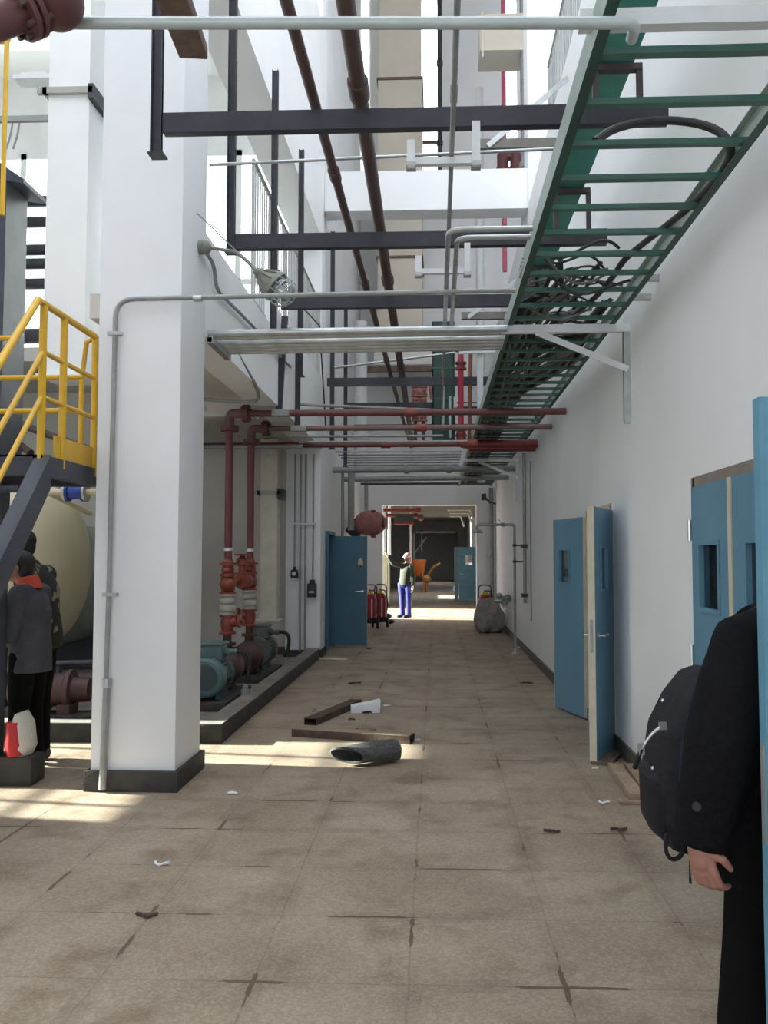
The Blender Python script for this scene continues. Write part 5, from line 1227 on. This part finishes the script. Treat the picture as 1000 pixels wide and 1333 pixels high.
def person(label, J, face, jacket, trousers, haircol, s=1.0, skin=SKIN, glove=None, tilt=0.0, vox=0.010, jw=1.0, cuffs=True):
    """J: joints neck, head, chest, pelvis, and for sides R/L shoulder, elbow, wrist, hip, knee, ankle; hand dirs"""
    f0 = V((face[0], face[1], 0)).normalized(); l0 = V((0, 0, 1)).cross(f0)
    base = V(((J['ankleR'][0] + J['ankleL'][0]) / 2, (J['ankleR'][1] + J['ankleL'][1]) / 2, J.get('ground', 0.0)))
    t = thing('person', label, 'person', base)
    b = MB()
    f, l, up = head(b, J['head'], face, s, tilt)
    limb(b, [V(J['head']) - up * 0.05 * s, J['neck']], [0.052 * s, 0.058 * s])
    limb(b, [J['neck'], J['chest'], J['pelvis']], [0.07 * s, 0.11 * s, 0.11 * s])
    for sd in 'RL':
        limb(b, [J['shoulder' + sd], J['elbow' + sd], J['wrist' + sd]], [0.046 * s, 0.037 * s, 0.026 * s])
        b.tube([J['neck'], J['shoulder' + sd]], [0.06 * s, 0.05 * s])
        limb(b, [J['pelvis'], J['hip' + sd], J['knee' + sd], J['ankle' + sd]], [0.09 * s, 0.08 * s, 0.055 * s, 0.04 * s])
        hd = J['hand' + sd]
        if not glove: hand(b, J['wrist' + sd], hd[0], hd[1], hd[2], hd[3], s)
    body = b.build('body', skin, t, fuse=min(vox, 0.006), smooth=1)
    eyes(t, J['head'], f, l, up, s)
    hair(t, J['head'], f, l, up, haircol, s)
    # jacket
    q = MB()
    ch, pe, ne = V(J['chest']), V(J['pelvis']), V(J['neck'])
    ang = math.atan2(l0.y, l0.x)
    def sect(c, w_, d_): return [V(c) + l0 * w_ * math.cos(2 * PI * k / 24) + f0 * d_ * math.sin(2 * PI * k / 24) for k in range(24)]
    hem = J.get('hem', pe.z - 0.12)
    hc = V((pe.x, pe.y, hem))
    rings = [sect(hc, 0.19 * s * jw, 0.15 * s * jw), sect(pe, 0.185 * s * jw, 0.145 * s * jw), sect((pe + ch) / 2, 0.175 * s * jw, 0.13 * s * jw), sect(ch, 0.20 * s * jw, 0.135 * s * jw), sect(ch * 0.45 + ne * 0.55, 0.19 * s * jw, 0.12 * s * jw), sect(ne + V((0, 0, 0.0)), 0.09 * s, 0.085 * s), sect(ne + V((0, 0, 0.04 * s)) + f * 0.01, 0.070 * s, 0.070 * s)]
    vs = [p for r in rings for p in r]; fs = []
    for i in range(len(rings) - 1):
        for k in range(24):
            k2 = (k + 1) % 24; fs.append((i * 24 + k, i * 24 + k2, (i + 1) * 24 + k2, (i + 1) * 24 + k))
    fs.append(tuple(range(23, -1, -1))); fs.append(tuple((len(rings) - 1) * 24 + k for k in range(24)))
    q.add(vs, fs)
    for sd in 'RL':
        sh, el, wr = V(J['shoulder' + sd]), V(J['elbow' + sd]), V(J['wrist' + sd])
        limb(q, [ch * 0.4 + ne * 0.6, sh], [0.10 * s, 0.078 * s * jw])
        q.tube([sh, sh * 0.5 + el * 0.5, el, el * 0.5 + wr * 0.5, wr - (wr - el).normalized() * 0.01], [0.080 * s * jw, 0.072 * s * jw, 0.062 * s * jw, 0.055 * s * jw, 0.05 * s * jw], 16)
        q.ell(sh, 0.08 * s * jw, 14, 10); q.ell(el, 0.062 * s * jw, 14, 10)
    q.build('jacket', jacket, t, fuse=vox, smooth=2)
    # trousers
    q = MB()
    limb(q, [pe - V((0, 0, -0.02)), V((pe.x, pe.y, J['hipR'][2] - 0.02))], [0.135 * s, 0.13 * s])
    for sd in 'RL':
        hi, kn, an = V(J['hip' + sd]), V(J['knee' + sd]), V(J['ankle' + sd])
        q.tube([hi, hi * 0.5 + kn * 0.5, kn, kn * 0.4 + an * 0.6, an + V((0, 0, -0.02))], [0.105 * s, 0.095 * s, 0.075 * s, 0.07 * s, 0.072 * s], 16); q.ell(hi, 0.105 * s, 14, 10); q.ell(kn, 0.075 * s, 12, 8)
    q.build('trousers', trousers, t, fuse=vox, smooth=2)
    for sd in 'RL':
        an = V(J['ankle' + sd]); g = J.get('ground', 0.0)
        MB().tube([V((an.x, an.y, g + 0.055)) - f0 * 0.07 * s, V((an.x, an.y, g + 0.058)) + f0 * 0.04 * s, V((an.x, an.y, g + 0.045)) + f0 * 0.13 * s, V((an.x, an.y, g + 0.035)) + f0 * 0.185 * s], [(0.045, 0.04), (0.05, 0.045), (0.042, 0.05), (0.024, 0.036)], 14).ell((an.x, an.y, g + 0.085), (0.05, 0.05, 0.05)).build('shoe', SHOE, t, fuse=0.008, smooth=1)
        if glove:
            hd = J['hand' + sd]; m = MB(); hand(m, J['wrist' + sd], hd[0], hd[1], hd[2], hd[3], s * 1.12)
            m.build('glove', glove, t, fuse=0.006, smooth=1)
    return t, (f, l, up)

# far worker: in front of the passage, left arm raised, head tipped back
Yw = 22.9; wx = at(527, 800, Y=Yw).x
J = dict(head=(wx + 0.08, Yw, 1.60), neck=(wx + 0.06, Yw, 1.44), chest=(wx + 0.03, Yw, 1.27), pelvis=(wx, Yw, 0.96), hem=0.88,
         shoulderR=(wx + 0.17, Yw - 0.10, 1.39), elbowR=(wx + 0.24, Yw - 0.12, 1.10), wristR=(wx + 0.22, Yw - 0.16, 0.87),
         shoulderL=(wx - 0.12, Yw - 0.02, 1.40), elbowL=(wx - 0.32, Yw - 0.03, 1.46), wristL=(wx - 0.45, Yw - 0.04, 1.66),
         hipR=(wx + 0.10, Yw - 0.05, 0.90), kneeR=(wx + 0.11, Yw - 0.07, 0.49), ankleR=(wx + 0.11, Yw - 0.03, 0.09),
         hipL=(wx - 0.09, Yw + 0.02, 0.90), kneeL=(wx - 0.07, Yw - 0.02, 0.49), ankleL=(wx - 0.06, Yw + 0.04, 0.09),
         handR=((0, -0.1, -1), (-1, 0, 0), (-0.2, -1, 0), 0.4), handL=((-0.5, 0, 0.85), (-0.8, 0, -0.4), (0, -1, 0), 0.3))
tw, (f, l, up) = person('worker in olive green jacket and bright blue trousers reaching up at the passage opening', J, (-0.75, -0.55, 0.12), GRNJ, BLUT, HAIR, 0.98, glove=GLOVE, tilt=-0.2)
R = Matrix((f, l, up)).transposed()
c = V(J['head'])
MB().ell(c + up * 0.062 - f * 0.008, (0.112, 0.096, 0.088), 20, 12, R).ell(c + up * 0.06 + f * 0.10, (0.05, 0.07, 0.012), 14, 8, R).ell(c - f * 0.055 - up * 0.02, (0.06, 0.085, 0.09), 14, 8, R).build('cap', CAPM, tw, fuse=0.008, smooth=1)

# two people by the tank
Yp1 = 6.38; px1 = at(39, 800, Y=Yp1).x
J = dict(ground=0.0, head=(px1 - 0.09, Yp1, 1.545), neck=(px1 - 0.02, Yp1, 1.40), chest=(px1 + 0.01, Yp1, 1.22), pelvis=(px1 + 0.01, Yp1, 0.93), hem=0.76,
         shoulderR=(px1 + 0.00, Yp1 + 0.17, 1.34), elbowR=(px1 - 0.07, Yp1 + 0.21, 1.06), wristR=(px1 - 0.28, Yp1 + 0.14, 1.06),
         shoulderL=(px1 + 0.00, Yp1 - 0.17, 1.34), elbowL=(px1 - 0.04, Yp1 - 0.22, 1.05), wristL=(px1 - 0.26, Yp1 - 0.13, 1.00),
         hipR=(px1, Yp1 + 0.09, 0.88), kneeR=(px1 - 0.01, Yp1 + 0.1, 0.48), ankleR=(px1 + 0.01, Yp1 + 0.1, 0.09),
         hipL=(px1, Yp1 - 0.09, 0.88), kneeL=(px1 - 0.02, Yp1 - 0.1, 0.48), ankleL=(px1 - 0.02, Yp1 - 0.1, 0.09),
         handR=((-1, -0.1, 0.1), (0, -1, 0), (0, 0, 1), 0.6), handL=((-1, 0.1, 0.1), (0, 1, 0), (0, 0, 1), 0.6))
t1, (f, l, up) = person('person in grey work jacket with orange red collar standing under the stair', J, (-1, -0.12, -0.12), GREYJ, TROUS, HAIR, 0.98, tilt=0.12, jw=1.06)
ne = V(J['neck'])
MB().tube([ne + V((0.01, 0, -0.02)), ne + V((0.005, 0, 0.03)), ne + V((-0.005, 0, 0.075))], [0.105, 0.085, 0.075], 20).build('collar', REDC, t1, fuse=0.008, smooth=1)
Yp2 = 6.72; px2 = at(54, 770, Y=Yp2).x
J2 = dict(ground=0.0, head=(px2 - 0.17, Yp2, 1.72), neck=(px2 - 0.10, Yp2, 1.56), chest=(px2 - 0.03, Yp2, 1.36), pelvis=(px2, Yp2, 1.03), hem=0.90,
         shoulderR=(px2 - 0.04, Yp2 + 0.16, 1.48), elbowR=(px2 - 0.1, Yp2 + 0.2, 1.2), wristR=(px2 - 0.33, Yp2 + 0.14, 1.16),
         shoulderL=(px2 - 0.04, Yp2 - 0.16, 1.48), elbowL=(px2 - 0.06, Yp2 - 0.18, 1.19), wristL=(px2 - 0.3, Yp2 - 0.12, 1.14),
         hipR=(px2, Yp2 + 0.08, 0.97), kneeR=(px2 - 0.02, Yp2 + 0.08, 0.53), ankleR=(px2, Yp2 + 0.05, 0.09),
         hipL=(px2, Yp2 - 0.08, 0.97), kneeL=(px2 - 0.03, Yp2 - 0.08, 0.53), ankleL=(px2 + 0.02, Yp2 - 0.09, 0.09),
         handR=((-1, -0.1, 0.1), (0, -1, 0), (0, 0, 1), 0.6), handL=((-1, 0.1, 0.1), (0, 1, 0), (0, 0, 1), 0.6))
t2, (f, l, up) = person('person in camouflage jacket behind the one in grey, before the cream tank', J2, (-1, 0.2, -0.1), CAMO, TROUS, HAIR, 1.0, tilt=0.1, jw=1.05)

# man in black in front, facing the doors on the right, half behind the open leaf
t = thing('person', 'person in long black coat and black trousers at the right edge, hand hanging down', 'person', (1.02, 2.72, 0))
b = MB()
hc = V((1.21, 2.72, 1.60))
f, l, up = head(b, hc, (1, 0.05, -0.15), 1.0, 0.12)
limb(b, [hc - up * 0.05, (1.12, 2.72, 1.45)], [0.052, 0.06])
limb(b, [(1.12, 2.72, 1.45), (1.06, 2.72, 1.25), (1.04, 2.72, 0.95)], [0.07, 0.11, 0.11])
limb(b, [(0.95, 2.53, 1.37), (0.82, 2.49, 1.09), (0.742, 2.485, 0.83)], [0.05, 0.04, 0.028])
limb(b, [(1.12, 2.91, 1.33), (1.18, 2.96, 1.08), (1.26, 2.9, 0.95)], [0.05, 0.04, 0.028])
b.tube([(1.1, 2.72, 1.42), (0.95, 2.53, 1.37)], 0.055).tube([(1.1, 2.72, 1.42), (1.12, 2.91, 1.33)], 0.055)
for hy, kx in ((2.61, 0.94), (2.84, 1.16)): limb(b, [(1.04, 2.72, 0.95), (1.02, hy, 0.90), (kx, hy, 0.48), (kx - 0.03, hy, 0.09)], [0.1, 0.09, 0.055, 0.04])
hand(b, (0.738, 2.485, 0.82), (0.24, -0.05, -1), (0.75, 0.65, 0.1), (0.8, -0.75, 0), 0.62, 1.04)
hand(b, (1.26, 2.9, 0.95), (0.9, -0.1, -0.2), (0, -1, 0), (0, 0, 1), 0.5, 1.0)
b.build('body', SKIN, t, fuse=0.0045, smooth=1)
eyes(t, hc, f, l, up); hair(t, hc, f, l, up, HAIR)
q = MB()
def ring(c, a, bb, n=28): return [V(c) + V((a * math.cos(2 * PI * k / n), bb * math.sin(2 * PI * k / n), 0)) for k in range(n)]
rings = [ring((1.03, 2.72, 0.655), 0.225, 0.25), ring((1.03, 2.72, 0.85), 0.215, 0.245), ring((1.04, 2.72, 1.05), 0.195, 0.235), ring((1.05, 2.72, 1.25), 0.185, 0.25), ring((1.075, 2.72, 1.37), 0.155, 0.235), ring((1.10, 2.72, 1.44), 0.115, 0.17), ring((1.115, 2.72, 1.475), 0.10, 0.12), ring((1.13, 2.72, 1.53), 0.085, 0.085)]
n = 28
q.add([p for r in rings for p in r], [(i * n + k, i * n + (k + 1) % n, (i + 1) * n + (k + 1) % n, (i + 1) * n + k) for i in range(len(rings) - 1) for k in range(n)] + [tuple(range(n - 1, -1, -1)), tuple((len(rings) - 1) * n + k for k in range(n))])
sh = V((0.905, 2.54, 1.335)); el = V((0.815, 2.49, 1.08)); wr = V((0.748, 2.485, 0.80))
q.tube([V((1.06, 2.64, 1.39)), sh + V((0.02, 0.02, 0.02)), sh * 0.6 + el * 0.4, el, el * 0.55 + wr * 0.45, wr], [0.10, 0.112, 0.110, 0.106, 0.088, 0.070], 20); q.ell(sh + V((0.01, 0.01, 0.015)), 0.105, 16, 10)
q.tube([V((1.06, 2.8, 1.38)), V((1.11, 2.91, 1.32)), V((1.18, 2.96, 1.08)), V((1.24, 2.92, 0.97))], [0.11, 0.10, 0.085, 0.07], 18)
coat = q.build('coat', COAT, t, fuse=0.009, smooth=3)
m = MB()
m.disc((0.722, 2.418, 0.93), (-0.5, -1, 0), 0.013, 0.008, 14)
m.build('cuff_button', BLACK, coat)
MB().bar(wr + V((0.015, -0.083, 0.10)), wr + V((0.06, -0.075, 0.10)), 0.006, 0.04, (0, 0, 1)).build('cuff_tab', COAT, coat)
an = V((0.965, 2.46, 1.395))
MB().tube([an + V((0.022 * math.cos(2 * PI * k / 20), -0.02, 0.022 * math.sin(2 * PI * k / 20))) for k in range(21)], 0.004, 8, False).build('metal_ring', STEEL, t)
q = MB()
for hy, kx in ((2.60, 0.945), (2.85, 1.15)):
    q.tube([(1.02, hy, 0.92), (kx + 0.03, hy, 0.68), (kx, hy, 0.48), (kx - 0.02, hy, 0.25), (kx - 0.03, hy, 0.05)], [0.13, 0.115, 0.098, 0.098, 0.102], 18)
q.ell((1.03, 2.72, 0.9), (0.16, 0.2, 0.15))
q.build('trousers', TROUS, t, fuse=0.009, smooth=2)
for hy, kx in ((2.60, 0.915), (2.85, 1.12)):
    MB().tube([(kx - 0.07, hy, 0.05), (kx + 0.05, hy, 0.055), (kx + 0.15, hy, 0.045), (kx + 0.21, hy, 0.034)], [(0.045, 0.04), (0.05, 0.046), (0.042, 0.05), (0.024, 0.036)], 14).build('shoe', SHOE, t, fuse=0.008, smooth=1)

# backpack
t = thing('backpack', 'black and navy backpack worn by the person in the black coat', 'backpack', (0.74, 2.76, 0.72))
m = MB()
def rr(c, a, bb, n=28, p=0.55):
    out = []
    for k in range(n):
        cs, sn = math.cos(2 * PI * k / n), math.sin(2 * PI * k / n)
        out.append(V(c) + V((a * math.copysign(abs(cs) ** p, cs), bb * math.copysign(abs(sn) ** p, sn), 0)))
    return out
rings = [rr((0.79, 2.77, 0.715), 0.04, 0.11), rr((0.785, 2.77, 0.73), 0.075, 0.15), rr((0.775, 2.77, 0.80), 0.09, 0.165), rr((0.77, 2.77, 0.95), 0.095, 0.165), rr((0.785, 2.77, 1.08), 0.088, 0.16), rr((0.815, 2.77, 1.18), 0.07, 0.14), rr((0.84, 2.77, 1.25), 0.045, 0.105), rr((0.85, 2.77, 1.27), 0.02, 0.06)]
m.add([p for r in rings for p in r], [(i * 28 + k, i * 28 + (k + 1) % 28, (i + 1) * 28 + (k + 1) % 28, (i + 1) * 28 + k) for i in range(len(rings) - 1) for k in range(28)] + [tuple(range(27, -1, -1)), tuple((len(rings) - 1) * 28 + k for k in range(28))])
m.build('pack_body', BAGF, t, fuse=0.01, smooth=2)
MB().tube([(0.70, 2.77, 0.76), (0.695, 2.77, 0.80), (0.69, 2.77, 0.93), (0.70, 2.77, 0.97)], [(0.02, 0.1), (0.035, 0.125), (0.035, 0.12), (0.015, 0.09)], 20).build('front_pocket', BAGF, t)
MB().tube([(0.735, 2.595, 0.95), (0.745, 2.60, 1.05), (0.785, 2.63, 1.17), (0.81, 2.66, 1.23)], [(0.012, 0.02), (0.014, 0.03), (0.014, 0.028), (0.01, 0.014)], 14).build('side_panel', NAVYF, t)['label'] = 'navy side panel'
pts = smoothp([(0.85, 2.70, 1.24), (0.93, 2.67, 1.41), (1.0, 2.65, 1.475), (1.08, 2.62, 1.475), (1.18, 2.56, 1.38), (1.24, 2.52, 1.2), (1.20, 2.47, 1.02), (1.02, 2.46, 0.92)])
MB().tube(pts, [(0.012, 0.032)] * len(pts), 12).build('shoulder_strap', NAVYF, t)
a, c = at(863, 945, Y=2.58), at(835, 975, Y=2.58)
st = MB().tube(smoothp([a, a * 0.5 + c * 0.5 + V((0, 0, 0.012)), c]), 0.005, 8).build('buckle_strap', GALV, t)
for p_, w_, h_ in ((c, 0.018, 0.034), (a, 0.022, 0.022)): MB().cbox(p_, w_, 0.010, h_, 0.2).build('buckle', GALV, t)
MB().tube(smoothp([c, at(832, 985, Y=2.58), at(826, 1000, Y=2.59)]), [(0.005, 0.012)] * 9 if False else 0.007, 8).build('strap_end', BAGF, t)
pts = smoothp([at(868, 1085, Y=2.62), at(866, 1108, Y=2.62), at(874, 1120, Y=2.62), at(886, 1116, Y=2.62), at(890, 1104, Y=2.62), at(887, 1090, Y=2.62)])
MB().tube(pts, [(0.006, 0.012)] * len(pts), 10).build('hanging_loop', BAGF, t)
MB().tube([at(898, 1108, Y=2.55), at(898, 1130, Y=2.55), at(899, 1150, Y=2.55)], [0.002, 0.002, 0.004], 6).build('cord', BAGF, t)
for (px, py) in ((863, 912), (850, 1000)): MB().ell(at(px, py, Y=2.60), 0.006, 8, 6).build('rivet', STEEL, t)
# ================================================================== light
w = bpy.data.worlds.new('sky'); sc.world = w; w.use_nodes = True
nt = w.node_tree; bg = nt.nodes['Background']
bg.inputs['Color'].default_value = (0.87, 0.925, 1.0, 1); bg.inputs['Strength'].default_value = 3.3
sun = bpy.data.lights.new('sun', 'SUN'); sun.energy = 40.0; sun.angle = math.radians(0.6); sun.color = (1, 0.95, 0.86)
so = bpy.data.objects.new('sun', sun); COL.objects.link(so)
so.rotation_euler = V((1, -0.12, -0.364)).to_track_quat('-Z', 'Y').to_euler()
so.location = (-20, 5, 12)
sc.view_settings.view_transform = 'Standard'; sc.view_settings.look = 'None'
sc.view_settings.gamma = 1.0; sc.view_settings.use_curve_mapping = False
sc.view_settings.exposure = 0.06
sc.cycles.use_denoising = True
sc.cycles.max_bounces = 10; sc.cycles.diffuse_bounces = 6; sc.cycles.transparent_max_bounces = 12
